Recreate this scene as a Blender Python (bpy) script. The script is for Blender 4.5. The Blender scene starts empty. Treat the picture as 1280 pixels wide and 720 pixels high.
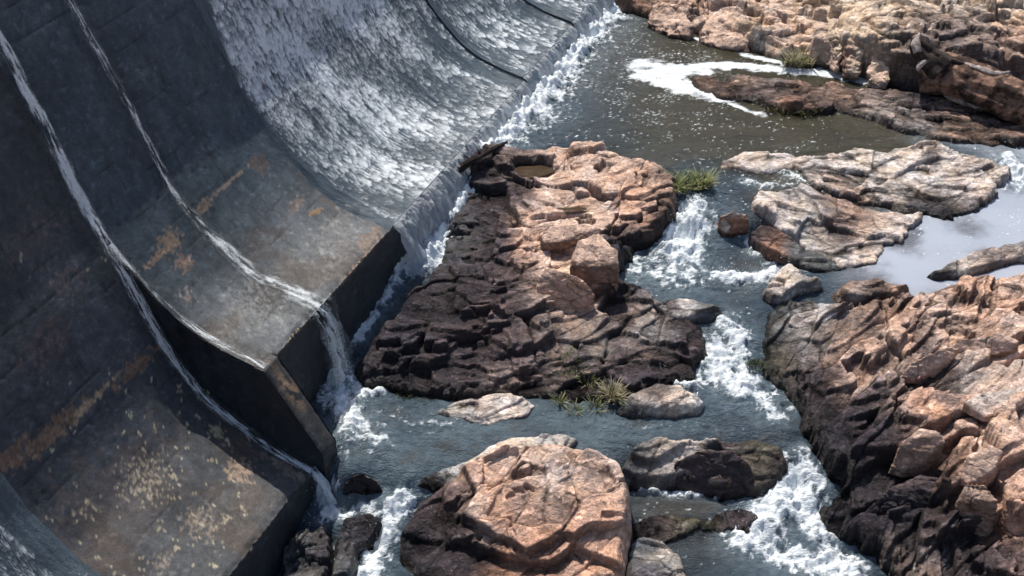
import bpy, bmesh, math, random
import numpy as np
from mathutils import Vector
random.seed(5); rng = np.random.default_rng(11)
COL = bpy.context.scene.collection

# ------------------------------------------------------------ camera model
CH = 12.0; PITCH = math.radians(38); VF = math.radians(27)
FPX = 360/math.tan(VF/2)
def ray(u, v):
    x = (u-640)/FPX; y = (360-v)/FPX
    return np.array([x, math.cos(PITCH)+y*math.sin(PITCH), -math.sin(PITCH)+y*math.cos(PITCH)])
CP = np.array([0., 0., CH])
def at(u, v, z=0.):
    d = ray(u, v); return CP+d*((z-CH)/d[2])

# ------------------------------------------------------------ noise
_r = np.random.default_rng(3)
TA = _r.random(65536)*2*np.pi; TC, TS = np.cos(TA), np.sin(TA)
R1, R2, R3, R4 = (_r.random(65536) for _ in range(4))
def _h(ix, iy, seed):
    h = (ix*73856093) ^ (iy*19349663) ^ (seed*83492791)
    h = (h ^ (h >> 13))*1274126177
    return ((h ^ (h >> 16)) & 65535)
def perlin(x, y, seed=0):
    xi = np.floor(x); yi = np.floor(y); fx = x-xi; fy = y-yi
    xi = xi.astype(np.int64); yi = yi.astype(np.int64)
    u = fx*fx*fx*(fx*(fx*6-15)+10); v = fy*fy*fy*(fy*(fy*6-15)+10)
    def g(a, b):
        i = _h(xi+a, yi+b, seed); return TC[i]*(fx-a)+TS[i]*(fy-b)
    a = g(0, 0); b = g(1, 0); c = g(0, 1); d = g(1, 1)
    return ((a+(b-a)*u)*(1-v)+(c+(d-c)*u)*v)*1.5
def fbm(x, y, seed=0, o=4, gain=.5, lac=2.07):
    s = 0; a = 1; n = 0
    for k in range(o):
        s = s+a*perlin(x, y, seed+k*17); n += a; a *= gain
        x, y = (x*.8-y*.6)*lac+3.1, (x*.6+y*.8)*lac+1.7
    return s/n*1.4
def ridge(x, y, seed=0, o=4, gain=.55):
    s = 0; a = 1; n = 0
    for k in range(o):
        s = s+a*(1-np.abs(perlin(x, y, seed+k*13))*2); n += a; a *= gain
        x, y = (x*.8-y*.6)*2.1+3.1, (x*.6+y*.8)*2.1+1.7
    return s/n
def worley(x, y, seed=0, jit=.9):
    xi = np.floor(x).astype(np.int64); yi = np.floor(y).astype(np.int64)
    F1 = np.full(x.shape, 9.); F2 = np.full(x.shape, 9.); ID = np.zeros(x.shape, np.int64)
    DX = np.zeros(x.shape); DY = np.zeros(x.shape)
    for a in (-1, 0, 1):
        for b in (-1, 0, 1):
            i = _h(xi+a, yi+b, seed)
            dx = x-(xi+a+.5+(R1[i]-.5)*jit); dy = y-(yi+b+.5+(R2[i]-.5)*jit)
            d = np.hypot(dx, dy); m = d < F1
            F2 = np.where(m, F1, np.minimum(F2, d)); F1 = np.where(m, d, F1)
            ID = np.where(m, i, ID); DX = np.where(m, dx, DX); DY = np.where(m, dy, DY)
    return F1, F2, ID, DX, DY
T3 = _r.random((32, 32, 32))*2-1
def vn3(p, s):
    q = p*s; i = np.floor(q).astype(np.int64); f = q-i; f = f*f*(3-2*f); i &= 31; j = (i+1) & 31
    x0, y0, z0 = i.T; x1, y1, z1 = j.T; fx, fy, fz = f.T
    def l(a, b, t): return a+(b-a)*t
    return l(l(l(T3[x0, y0, z0], T3[x1, y0, z0], fx), l(T3[x0, y1, z0], T3[x1, y1, z0], fx), fy),
             l(l(T3[x0, y0, z1], T3[x1, y0, z1], fx), l(T3[x0, y1, z1], T3[x1, y1, z1], fx), fy), fz)
def fb3(p, s, o=3):
    r = 0; a = 1.; n = 0
    for k in range(o):
        r = r+a*vn3(p+k*7.3, s); n += a; a *= .55; s *= 2.1
    return r/n
def sst(a, b, x):
    t = np.clip((x-a)/(b-a), 0, 1); return t*t*(3-2*t)

# ------------------------------------------------------------ dam frame
A0 = at(350, 440, .35); B0 = at(740, 8, .35)
T = (B0-A0)/np.linalg.norm(B0-A0); FL = np.array([T[1], -T[0], 0])
MQ = [-1, 0, .5, 1.0, 1.4, 1.93, 2.34, 2.59, 2.79, 3.0, 3.65, 6, 7]; MZ = [.28, .35, .45, .61, .83, 1.36, 1.9, 2.36, 2.88, 3.38, 4.87, 10.2, 12.4]
LQ = [-.7, .2, 1.0, 1.5, 1.85, 2.17, 2.34, 2.59, 2.79, 3.0, 3.65, 6, 7]; LZ = [-1.33, -1.03, -.56, .05, .85, 1.58, 1.9, 2.36, 2.88, 3.38, 4.87, 10.2, 12.4]
def smooth_prof(Q, Z):
    q = np.linspace(Q[0], Q[-1], 1500); z = np.interp(q, Q, Z)
    k = np.exp(-np.linspace(-2, 2, 91)**2); k /= k.sum()
    zp = np.concatenate([z[0]+(np.arange(-45, 0))*(z[1]-z[0]), z, z[-1]+np.arange(1, 46)*(z[-1]-z[-2])])
    return q, np.convolve(zp, k, 'valid')
MQ, MZ = smooth_prof(MQ, MZ); LQ, LZ = smooth_prof(LQ, LZ)
def dpt(s, q, z): return A0[None, :2]*0+0 if False else np.stack([A0[0]+T[0]*s-FL[0]*q, A0[1]+T[1]*s-FL[1]*q, z+0*s], -1)
def hitdam(u, v, Q=None, Z=None):
    Q = MQ if Q is None else Q; Z = MZ if Z is None else Z
    d = ray(u, v); k = np.linspace(5, 40, 6000); p = CP+d*k[:, None]
    q = -(p-A0)@FL; s = (p-A0)@T; i = np.argmax((p[:, 2] < np.interp(q, Q, Z)) & (q > Q[0]))
    return s[i], q[i]

# ------------------------------------------------------------ water level
WL = [(640,150,0),(760,60,0),(760,160,0),(900,150,0),(1000,170,0),(1100,165,0),(900,90,0),(1060,95,0),(850,200,0),(900,232,-.02),(690,110,0),
 (605,190,0),(1000,225,-.01),(1150,180,0),(1230,190,-.02),(1000,-50,0),(1500,100,0),(700,-60,0),(1300,-60,0),(960,130,0),
 (1180,290,-.22),(1250,270,-.22),(1270,340,-.25),(1120,345,-.28),(1060,350,-.36),(1245,238,-.18),(1400,300,-.25),(1010,345,-.48),
 (885,252,-.07),(868,270,-.22),(860,305,-.55),(945,262,-.07),(945,312,-.52),(840,340,-.62),(900,345,-.62),(950,348,-.6),(880,372,-.68),(930,375,-.7),(805,335,-.62),
 (900,400,-.76),(925,415,-.82),(905,440,-.95),(920,470,-1.12),(900,490,-1.16),(960,500,-1.18),(980,530,-1.2),
 (850,535,-1.2),(750,540,-1.2),(650,530,-1.2),(550,530,-1.2),(480,540,-1.2),(430,540,-1.2),(430,500,-1.18),(510,580,-1.22),(440,580,-1.23),
 (580,212,-.1),(560,240,-.28),(545,262,-.4),(520,310,-.5),(500,340,-.6),(475,390,-.85),(450,420,-.95),(430,460,-1.1),
 (400,640,-1.95),(430,645,-1.9),(490,625,-1.5),(495,655,-1.85),(460,690,-2.1),(400,700,-2.3),(350,720,-2.4),(520,700,-2.1),
 (1000,562,-1.28),(1005,585,-1.5),(990,612,-1.76),(960,640,-1.8),(1010,660,-1.95),(970,700,-2.1),(1050,715,-2.15),(870,635,-1.76),(820,640,-1.78),
 (900,680,-1.98),(830,690,-2.0),(850,725,-2.05),(640,760,-2.2),(1100,760,-2.3),(600,900,-2.4),(1100,900,-2.5),(300,800,-2.5),(1500,600,-1.8)]
WP = np.array([[*at(u, v, z)[:2], z] for u, v, z in WL])
def Wf(x, y):
    x = np.asarray(x, float); y = np.asarray(y, float); n = np.zeros(x.shape); d = np.zeros(x.shape)
    for a, b, z in WP:
        w = 1/((x-a)**2+(y-b)**2+.02)**1.7; n += w*z; d += w
    return n/d
def pick(u, v, h=0.):
    d = ray(u, v); k = np.linspace((2.2-CH)/d[2], (-3.2-CH)/d[2], 260); p = CP+d*k[:, None]
    g = p[:, 2]-Wf(p[:, 0], p[:, 1])-h; i = max(1, int(np.argmax(g < 0)))
    f = g[i-1]/(g[i-1]-g[i]+1e-9); return p[i-1]+(p[i]-p[i-1])*f
def ppm(p): return FPX/np.linalg.norm(np.asarray(p)-CP)

# ------------------------------------------------------------ materials
def newmat(name):
    m = bpy.data.materials.new(name); m.use_nodes = True; nt = m.node_tree
    return m, nt, nt.nodes['Principled BSDF']
def N(nt, typ, **kw):
    n = nt.nodes.new(typ)
    for k, v in kw.items():
        if k.startswith('_'): setattr(n, k[1:], v)
        else: n.inputs[k.replace('__', ' ')].default_value = v
    return n
def rock_mat(name, bump=.5, scale=1., spec=.35, relief=.5, veins=.72, facets=(), lowm=.70):
    m, nt, b = newmat(name); L = nt.links.new
    at_ = N(nt, 'ShaderNodeAttribute', _attribute_name='Col')
    tc = N(nt, 'ShaderNodeTexCoord')
    n1 = N(nt, 'ShaderNodeTexNoise', Scale=38*scale, Detail=6, Roughness=.7); L(tc.outputs['Object'], n1.inputs['Vector'])
    n2 = N(nt, 'ShaderNodeTexNoise', Scale=7*scale, Detail=8, Roughness=.65); L(tc.outputs['Object'], n2.inputs['Vector'])
    r1 = N(nt, 'ShaderNodeMapRange'); L(n1.outputs['Fac'], r1.inputs['Value']); r1.inputs['From Min'].default_value = .25; r1.inputs['From Max'].default_value = .75; r1.inputs['To Min'].default_value = lowm; r1.inputs['To Max'].default_value = lowm*2
    r2 = N(nt, 'ShaderNodeMapRange'); L(n2.outputs['Fac'], r2.inputs['Value']); r2.inputs['From Min'].default_value = .3; r2.inputs['From Max'].default_value = .7; r2.inputs['To Min'].default_value = .78; r2.inputs['To Max'].default_value = 1.32
    mu = N(nt, 'ShaderNodeMath', _operation='MULTIPLY'); L(r1.outputs[0], mu.inputs[0]); L(r2.outputs[0], mu.inputs[1])
    vm = N(nt, 'ShaderNodeVectorMath', _operation='SCALE'); L(at_.outputs['Color'], vm.inputs[0]); L(mu.outputs[0], vm.inputs['Scale'])
    L(vm.outputs[0], b.inputs['Base Color'])
    vo = N(nt, 'ShaderNodeTexVoronoi', Scale=9*scale, _feature='DISTANCE_TO_EDGE'); 
    wv = N(nt, 'ShaderNodeVectorMath', _operation='MULTIPLY_ADD'); L(n2.outputs['Color'], wv.inputs[0]); wv.inputs[1].default_value = (.25, .25, .25); L(tc.outputs['Object'], wv.inputs[2])
    L(wv.outputs[0], vo.inputs['Vector'])
    r3 = N(nt, 'ShaderNodeMapRange'); L(vo.outputs['Distance'], r3.inputs['Value']); r3.inputs['From Max'].default_value = .05; r3.inputs['To Max'].default_value = .45
    mpv = N(nt, 'ShaderNodeMapping'); L(wv.outputs[0], mpv.inputs[0]); mpv.inputs['Scale'].default_value = (1, 1.7, 2.6); mpv.inputs['Rotation'].default_value = (.25, .1, .3)
    rm = N(nt, 'ShaderNodeTexNoise', _noise_type='RIDGED_MULTIFRACTAL', Scale=5.5*scale, Detail=9, Roughness=.62); L(mpv.outputs[0], rm.inputs['Vector'])
    vein = N(nt, 'ShaderNodeMapRange', _interpolation_type='SMOOTHSTEP'); L(rm.outputs['Fac'], vein.inputs['Value']); vein.inputs['From Min'].default_value = .05; vein.inputs['From Max'].default_value = .5; vein.inputs['To Min'].default_value = veins; vein.inputs['To Max'].default_value = 1.2
    m2 = N(nt, 'ShaderNodeMath', _operation='MULTIPLY'); L(mu.outputs[0], m2.inputs[0]); L(vein.outputs[0], m2.inputs[1]); L(m2.outputs[0], vm.inputs['Scale'])
    ad = N(nt, 'ShaderNodeMath', _operation='MULTIPLY_ADD'); L(rm.outputs['Fac'], ad.inputs[0]); ad.inputs[1].default_value = relief; L(r3.outputs[0], ad.inputs[2])
    ad2 = N(nt, 'ShaderNodeMath', _operation='MULTIPLY_ADD'); L(n2.outputs['Fac'], ad2.inputs[0]); ad2.inputs[1].default_value = 2.2; L(ad.outputs[0], ad2.inputs[2])
    hts = N(nt, 'ShaderNodeMath', _operation='MULTIPLY'); L(ad2.outputs[0], hts.inputs[0]); hts.inputs[1].default_value = .009
    last = hts
    for fs, tl, stp in facets:
        mq = N(nt, 'ShaderNodeMapping'); L(wv.outputs[0], mq.inputs[0]); mq.inputs['Scale'].default_value = (fs, fs*1.8, fs*2.4); mq.inputs['Rotation'].default_value = (.2, .12, .3+fs)
        vf = N(nt, 'ShaderNodeTexVoronoi', Scale=1.0, _feature='F1'); L(mq.outputs[0], vf.inputs['Vector'])
        df = N(nt, 'ShaderNodeVectorMath', _operation='SUBTRACT'); L(mq.outputs[0], df.inputs[0]); L(vf.outputs['Position'], df.inputs[1])
        cc = N(nt, 'ShaderNodeVectorMath', _operation='SUBTRACT'); L(vf.outputs['Color'], cc.inputs[0]); cc.inputs[1].default_value = (.5, .5, .5)
        dt = N(nt, 'ShaderNodeVectorMath', _operation='DOT_PRODUCT'); L(df.outputs[0], dt.inputs[0]); L(cc.outputs[0], dt.inputs[1])
        sx = N(nt, 'ShaderNodeSeparateColor'); L(vf.outputs['Color'], sx.inputs[0])
        k1 = N(nt, 'ShaderNodeMath', _operation='MULTIPLY_ADD'); L(dt.outputs['Value'], k1.inputs[0]); k1.inputs[1].default_value = tl/fs; L(last.outputs[0], k1.inputs[2])
        k2 = N(nt, 'ShaderNodeMath', _operation='MULTIPLY_ADD'); L(sx.outputs['Red'], k2.inputs[0]); k2.inputs[1].default_value = stp/fs; L(k1.outputs[0], k2.inputs[2]); last = k2
    bp = N(nt, 'ShaderNodeBump', Strength=bump, Distance=1.); L(last.outputs[0], bp.inputs['Height']); L(bp.outputs[0], b.inputs['Normal'])
    L(at_.outputs['Alpha'], b.inputs['Roughness']); b.inputs['Specular IOR Level'].default_value = spec
    return m
M_ROCK = rock_mat('weathered_rock', .9, facets=((2.6, .75, .09), (7., .7, .10)), lowm=.86)
M_CONC = rock_mat('stained_concrete', .55, .9, .3, .35, .78)
M_BARK = rock_mat('dead_bark', 1., 1.5, .1)
def water_mat(name, scale, bump, rough=.07, stretch=None, alpha=False, lo=.08, hi=.95, brk=1.1, trans=0):
    m, nt, b = newmat(name); L = nt.links.new
    col = N(nt, 'ShaderNodeAttribute', _attribute_name='Col'); fo = N(nt, 'ShaderNodeAttribute', _attribute_name='Foam')
    if stretch:
        src = N(nt, 'ShaderNodeUVMap', _uv_map='UVMap'); mp = N(nt, 'ShaderNodeMapping'); L(src.outputs[0], mp.inputs[0]); mp.inputs['Scale'].default_value = stretch; vec = mp.outputs[0]
    else:
        src = N(nt, 'ShaderNodeTexCoord'); mp = N(nt, 'ShaderNodeMapping'); L(src.outputs['Object'], mp.inputs[0]); mp.inputs['Scale'].default_value = (1, 2, 1); vec = mp.outputs[0]
    n1 = N(nt, 'ShaderNodeTexNoise', Scale=scale, Detail=5, Roughness=.6); L(vec, n1.inputs['Vector'])
    n3 = N(nt, 'ShaderNodeTexNoise', Scale=scale*4, Detail=3, Roughness=.6); L(vec, n3.inputs['Vector'])
    # foam edge broken by fine noise
    a1 = N(nt, 'ShaderNodeMath', _operation='SUBTRACT'); L(n3.outputs['Fac'], a1.inputs[0]); a1.inputs[1].default_value = .5
    a2 = N(nt, 'ShaderNodeMath', _operation='MULTIPLY_ADD'); L(a1.outputs[0], a2.inputs[0]); a2.inputs[1].default_value = brk; L(fo.outputs['Fac'], a2.inputs[2])
    r = N(nt, 'ShaderNodeMapRange', _interpolation_type='SMOOTHSTEP'); L(a2.outputs[0], r.inputs['Value']); r.inputs['From Min'].default_value = lo; r.inputs['From Max'].default_value = hi
    gt = N(nt, 'ShaderNodeMapRange'); L(fo.outputs['Fac'], gt.inputs['Value']); gt.inputs['From Max'].default_value = .12
    mm = N(nt, 'ShaderNodeMath', _operation='MULTIPLY'); L(r.outputs[0], mm.inputs[0]); L(gt.outputs[0], mm.inputs[1])
    mx = N(nt, 'ShaderNodeMix', _data_type='RGBA'); L(mm.outputs[0], mx.inputs['Factor']); L(col.outputs['Color'], mx.inputs['A']); mx.inputs['B'].default_value = (.78, .82, .84, 1)
    L(mx.outputs['Result'], b.inputs['Base Color'])
    rr = N(nt, 'ShaderNodeMapRange'); L(mm.outputs[0], rr.inputs['Value']); rr.inputs['To Min'].default_value = rough; rr.inputs['To Max'].default_value = .6; L(rr.outputs[0], b.inputs['Roughness'])
    b.inputs['IOR'].default_value = 1.33; b.inputs['Specular IOR Level'].default_value = .6
    ad = N(nt, 'ShaderNodeMath', _operation='MULTIPLY_ADD'); L(n3.outputs['Fac'], ad.inputs[0]); ad.inputs[1].default_value = .3; L(n1.outputs['Fac'], ad.inputs[2])
    bp = N(nt, 'ShaderNodeBump', Strength=bump, Distance=.07); L(ad.outputs[0], bp.inputs['Height']); L(bp.outputs[0], b.inputs['Normal'])
    L(col.outputs['Alpha'], bp.inputs['Strength']) if not stretch else None
    if trans:
        tb = N(nt, 'ShaderNodeBsdfTranslucent', Color=(.93, .96, 1, 1)); mt = N(nt, 'ShaderNodeMixShader'); sc_ = N(nt, 'ShaderNodeMath', _operation='MULTIPLY'); L(mm.outputs[0], sc_.inputs[0]); sc_.inputs[1].default_value = trans
        L(sc_.outputs[0], mt.inputs[0]); L(b.outputs[0], mt.inputs[1]); L(tb.outputs[0], mt.inputs[2]); L(mt.outputs[0], nt.nodes['Material Output'].inputs['Surface'])
    if alpha:
        L(mm.outputs[0], b.inputs['Alpha'])
    return m
M_WATER = water_mat('river_water', 5.0, .8, hi=1.05)
M_SHEET = water_mat('sliding_water', 1., .7, .12, (12, 3, 1), lo=.14, hi=.8, brk=.8)
M_FALL = water_mat('falling_white_water', 1., .8, .2, (16, 3, 1), lo=.06, hi=.62, trans=.6)
M_THIN = water_mat('thin_white_water', 1., .6, .2, (30, 7, 1), alpha=True, lo=.08, hi=1.15, brk=1.2)

# ------------------------------------------------------------ mesh helpers
def link(name, me, mat, parent=None, smooth=True):
    o = bpy.data.objects.new(name, me); COL.objects.link(o)
    if mat: me.materials.append(mat)
    if smooth: me.polygons.foreach_set('use_smooth', np.ones(len(me.polygons), bool))
    if parent: o.parent = parent
    return o
def tag(o, label=None, cat=None, group=None, kind=None):
    for k, v in (('label', label), ('category', cat), ('group', group), ('kind', kind)):
        if v: o[k] = v
    return o
def mesh_np(name, V, F):
    me = bpy.data.meshes.new(name); n = F.shape[1]
    me.vertices.add(len(V)); me.vertices.foreach_set('co', np.ascontiguousarray(V, np.float32).ravel())
    me.loops.add(F.size); me.loops.foreach_set('vertex_index', np.ascontiguousarray(F, np.int32).ravel())
    me.polygons.add(len(F)); me.polygons.foreach_set('loop_start', np.arange(0, F.size, n, dtype=np.int32))
    me.polygons.foreach_set('loop_total', np.full(len(F), n, np.int32)); me.update(calc_edges=True); return me
def setcol(me, C, rough=None):
    a = me.color_attributes.new('Col', 'FLOAT_COLOR', 'POINT'); n = len(C)
    C = np.clip(C[:, :3], .002, 9); mx = C.max(1, keepdims=True); C = C/(1+(mx/.88)**5)**.2
    D = np.ones((n, 4), np.float32); D[:, :3] = C
    if rough is not None: D[:, 3] = rough
    a.data.foreach_set('color', D.ravel())
def setfoam(me, f):
    a = me.attributes.new('Foam', 'FLOAT', 'POINT'); a.data.foreach_set('value', np.ascontiguousarray(f, np.float32))
def setuv(me, F, uv):
    l = me.uv_layers.new(name='UVMap'); l.data.foreach_set('uv', np.ascontiguousarray(uv[F.ravel()], np.float32).ravel())
def gridF(ny, nx, keep=None):
    i = np.arange(ny*nx).reshape(ny, nx)
    F = np.stack([i[:-1, :-1], i[:-1, 1:], i[1:, 1:], i[1:, :-1]], -1).reshape(-1, 4)
    if keep is not None: F = F[keep.ravel()[F].all(1)]
    return F
def compact(V, F, *arrs):
    u, inv = np.unique(F, return_inverse=True); return (V[u], inv.reshape(F.shape), *[a[u] for a in arrs])

PAL = dict(dark=(.030, .024, .029), dk2=(.054, .040, .043), plum=(.10, .07, .072), mid=(.25, .185, .16), brown=(.36, .23, .17), tan=(.86, .60, .47), org=(.76, .46, .33),
           pale=(.76, .63, .55), cream=(.82, .71, .62), rust=(.32, .16, .10), slate=(.11, .112, .115), grey=(.38, .34, .31), olive=(.12, .11, .06), gold=(.90, .68, .50))
def blobcol(x, y, B, k=2.2, warp=.28, seed=0):
    wx = x+fbm(x*1.1, y*1.1, seed+5, 5, .6)*warp; wy = y+fbm(x*1.1+9, y*1.1, seed+6, 5, .6)*warp
    n = np.zeros(x.shape+(3,)); d = np.full(x.shape, 1e-9)
    for u, v, r, c, *s in B:
        p = pick(u, v, .2) if v > -500 else at(u, v); R = r/ppm(p)
        w = (s[0] if s else 1)*np.exp(-np.minimum(((wx-p[0])**2+((wy-p[1])*.75)**2)/R**2, 60)*k*.5)+1e-14/(1+((wx-p[0])**2+(wy-p[1])**2)**3)
        w = w*(25/max(r, 5))**1.3 if r < 100 else w; n += w[..., None]*np.array(PAL[c]); d += w
    return n/d[..., None]

def blur(a, k):
    k = max(1, int(k))
    for ax in (0, 1):
        for _ in range(2):
            c = np.cumsum(np.pad(a, [(k+1, k) if i == ax else (0, 0) for i in (0, 1)], 'edge'), axis=ax); n = a.shape[ax]
            a = (np.take(c, range(2*k+1, 2*k+1+n), ax)-np.take(c, range(0, n), ax))/(2*k+1)
    return a
def polysd(x, y, P):
    d = np.full(x.shape, 1e9); ins = np.zeros(x.shape, bool)
    for i in range(len(P)):
        a = P[i]; b = P[(i+1) % len(P)]; e = b-a
        t = np.clip(((x-a[0])*e[0]+(y-a[1])*e[1])/(e@e+1e-12), 0, 1)
        d = np.minimum(d, np.hypot(x-a[0]-e[0]*t, y-a[1]-e[1]*t))
        c = (a[1] > y) != (b[1] > y)
        with np.errstate(all='ignore'): ins ^= c & (x < (b[0]-a[0])*(y-a[1])/(b[1]-a[1]+1e-12)+a[0])
    return np.where(ins, d, -d)

def outcrop(name, label, cat, out, ctrl, cols, res=.02, w=.22, ang=0., fr=((.8, 1.6, .22, .5), (.28, 1.5, .07, .4)), terr=(.12, .5),
            seed=1, wet=.14, group=None, jag=.07, disp=.012, warp=.28, parent=None, bed=.22, rough=.006, pits=(), facet=.75, tilt=1.):
    P = np.array([pick(*(o if len(o) == 3 else (*o, 0.)))[:2] for o in out])
    C = [(pick(u, v, h), h) for u, v, h in ctrl]
    x0, y0 = P.min(0)-.45; x1, y1 = P.max(0)+.45
    nx = int((x1-x0)/res)+1; ny = int((y1-y0)/res)+1
    x, y = np.meshgrid(x0+np.arange(nx)*res, y0+np.arange(ny)*res)
    W = Wf(x, y)
    sd = polysd(x, y, P)+fbm(x*1.6, y*1.6, seed+50, 5, .6)*jag
    def idw(wx, wy):
        n = np.zeros(x.shape); d = np.zeros(x.shape)
        for p, h in C:
            q = 1/((wx-p[0])**2+(wy-p[1])**2+.015)**1.8; n += q*h; d += q
        return n/d
    ca, sa = math.cos(ang), math.sin(ang)
    w_ = perlin(x*1.1, y*1.1, seed+7)*.10; Hs = idw(x+w_, y-w_)
    dk0 = np.zeros(x.shape)
    for lv, (sc, an, wgt) in enumerate(((facet, 1.9, .8), (facet*.42, 1.7, .55))):
        px_ = x+perlin(x*1.5/facet, y*1.5/facet, seed+9+lv)*.16*sc; py_ = y+perlin(x*1.5/facet, y*1.5/facet, seed+19+lv)*.16*sc
        X = (px_*ca+py_*sa)/(sc*an); Y = (-px_*sa+py_*ca)/sc
        F1, F2, ID, DX, DY = worley(X, Y, seed*5+lv, 1.)
        cx = x-(DX*sc*an*ca-DY*sc*sa); cy = y-(DX*sc*an*sa+DY*sc*ca)
        Hc = idw(cx, cy); tl = (.45 if lv == 0 else .5)*tilt
        pl = Hc+sc*((R4[ID]-.5)*tl*DX*an+((R1[(ID*7) & 65535]-.5)*tl-bed*.6)*DY)+(R3[ID]-.5)*.16*sc*np.clip(Hc/.3, .2, 1.3)
        Hs = Hs*(1-wgt)+wgt*pl
        gr = (1-sst(0, .035/sc, F2-F1))*sst(-.3, .05, fbm(x*.7, y*.7, seed+88+lv, 2)); Hs = Hs-gr*np.clip(Hs, 0, .5)*(.12 if lv == 0 else .05); dk0 = np.maximum(dk0, gr*(.95 if lv == 0 else .35))

    dark = dk0; var = np.zeros(x.shape); F = np.zeros(x.shape)
    wr = fbm(x*.8, y*.8, seed+20, 3)*.28; wr2 = fbm(x*.8+7, y*.8, seed+21, 3)*.28
    for k, (sc, an, amp, tilt) in enumerate(fr):
        X = ((x+wr*min(1, sc*1.2))*ca+(y+wr2*min(1, sc*1.2))*sa)/(sc*an); Y = (-(x+wr*min(1, sc*1.2))*sa+(y+wr2*min(1, sc*1.2))*ca)/sc
        F1, F2, ID, DX, DY = worley(X, Y, seed*7+k)
        F += amp*(.85 if k else 1)*((R3[ID]-.5)*1.2+tilt*((R4[ID]-.5)*2*DX+(R1[(ID*7) & 65535]-.35)*2*DY))
        cr = 1-sst(0, .055, F2-F1); F -= cr*amp*.30; dark = np.maximum(dark, cr*(.75-.2*k)); var += (R4[(ID*3) & 65535]-.5)*(.5 if k == 0 else .3)
    e = np.clip(sd/(w*.7), 0, 1); e = np.sin(e*np.pi/2)**.7
    hm = np.clip(Hs/.35, .12, 1)
    h = Hs*e+F*e*hm+fbm(x*1.3, y*1.3, seed+30, 2)*.08*e*hm
    pn = -x*sa+y*ca; tm = e*hm; pa = x*ca+y*sa
    jg = []
    for k, sc in enumerate((.42, .17)):
        F1, F2, ID, DX, DY = worley((pa+wr*.5)/(sc*1.5), (pn+wr2*.5)/sc, seed*7+40+k); jg.append((R3[ID]-.5)+(R4[ID]-.5)*1.2*DX)
    for st, bd, amt in ((terr[0]*2.3, bed, terr[1]*.7), (terr[0], bed*1.3, terr[1]*.8), (terr[0]*.42, bed, terr[1]*.5)):
        off = bd*pn+fbm(x*.5, y*.5, seed+33, 2)*.22+fbm((x*ca+y*sa)*1.2, pn*2.4, seed+34, 3)*st*.4+jg[0]*min(st*1.1, .16)+jg[1]*min(st*.4, .02)
        g = (h+off)/st; fl = np.floor(g); fr_ = g-fl
        hs = st*(fl+sst(.47, .53, fr_)); on = amt*sst(-.08, .22, fbm((x*ca+y*sa)*.5+st*50, pn*1.1, seed+35, 3))*tm
        dark = np.maximum(dark, .55*np.clip(on, 0, 1)*np.exp(-((fr_-.43)/.07)**2)); h = h+on*(hs-(h+off))
    rg = rough*(ridge(x*4, y*4, seed+40, 4)-.5)*sst(-.1, .4, fbm(x, y, seed+41, 2))*2+rough*.5*fbm(x*16, y*16, seed+44, 3)
    z = W+np.where(sd > 0, h+.015+rg*np.clip(e*1.5, 0, 1), sd*1.6)
    for pu, pv, ph, rx, ry, lv in pits:
        p = pick(pu, pv, ph); rr = np.hypot((x-p[0])/rx, (y-p[1])/ry)*(1+.18*fbm(x*4, y*4, seed+90, 3)); k = sst(1.45, .95, rr)
        z = np.maximum(z*(1-k)+(p[2]-.05)*k, -9); z = np.where(rr < .95, p[2]-.05, z)
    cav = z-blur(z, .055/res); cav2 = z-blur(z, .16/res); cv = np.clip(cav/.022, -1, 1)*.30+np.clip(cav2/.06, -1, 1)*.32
    z = .6*z+.4*blur(z, 1)
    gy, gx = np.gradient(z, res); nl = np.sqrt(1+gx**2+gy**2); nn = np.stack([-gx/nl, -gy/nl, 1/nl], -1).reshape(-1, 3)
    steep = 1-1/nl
    V = np.stack([x, y, z], -1).reshape(-1, 3)
    q = V*np.array([1, 1, 2.2]); dd = fb3(q, 4.2, 4)
    strat = fb3(V*np.array([.5, .5, 5.]), 2.3, 3)
    st_ = np.clip(steep.ravel()*2, 0, 1)
    V = V+nn*(dd*disp*.5+strat*.014*st_)[:, None]*np.clip(e.ravel()*3, 0, 1)[:, None]
    Cc = blobcol(x, y, cols, seed=seed, warp=warp)
    s3 = st_.reshape(x.shape); m = (1+var*.6)*(1-np.clip(dark, 0, 1)*.78*(1-.6*s3))*(1+.30*fb3(V, 4.5, 4).reshape(x.shape)+.28*s3*fb3(V*np.array([.5, .5, 4]), 5, 3).reshape(x.shape)+.22*fbm(x*1.7, y*1.7, seed+63, 3))
    # weathered hue shifts
    hz = fbm(x*2.5, y*2.5, seed+61, 4); Cc = Cc*np.stack([1+.12*hz, 1-0*hz, 1-.14*hz], -1)
    hw = (V[:, 2].reshape(x.shape)-W)+fbm(x*3, y*3, seed+62, 4)*.05
    wt = 1-sst(wet*.3, wet*1.5, hw+fbm(x*9, y*9, seed+64, 3)*.03)
    m *= 1-.8*wt
    # shading painted into the colour: steep faces darker, tops brighter
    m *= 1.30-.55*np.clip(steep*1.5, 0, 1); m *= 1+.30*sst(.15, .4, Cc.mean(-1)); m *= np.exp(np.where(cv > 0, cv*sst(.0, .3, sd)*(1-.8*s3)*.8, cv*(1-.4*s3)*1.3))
    stn = sst(.10, .30, fb3(V*np.array([1, 1.3, 1.6])+seed, 1.9, 5).reshape(x.shape)*1.1); m *= 1-.42*stn*np.clip(Cc.mean(-1)*4, 0, 1)
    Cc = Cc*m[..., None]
    lum = Cc.mean(-1)
    ro = np.clip(.45+.9*lum-.25*wt+.1*fbm(x*5, y*5, seed+70, 2), .22, .92)
    keep = sd > -.3
    Fq = gridF(ny, nx, keep)
    V, Fq, c, ro = compact(V, Fq, Cc.reshape(-1, 3), ro.ravel())
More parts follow.
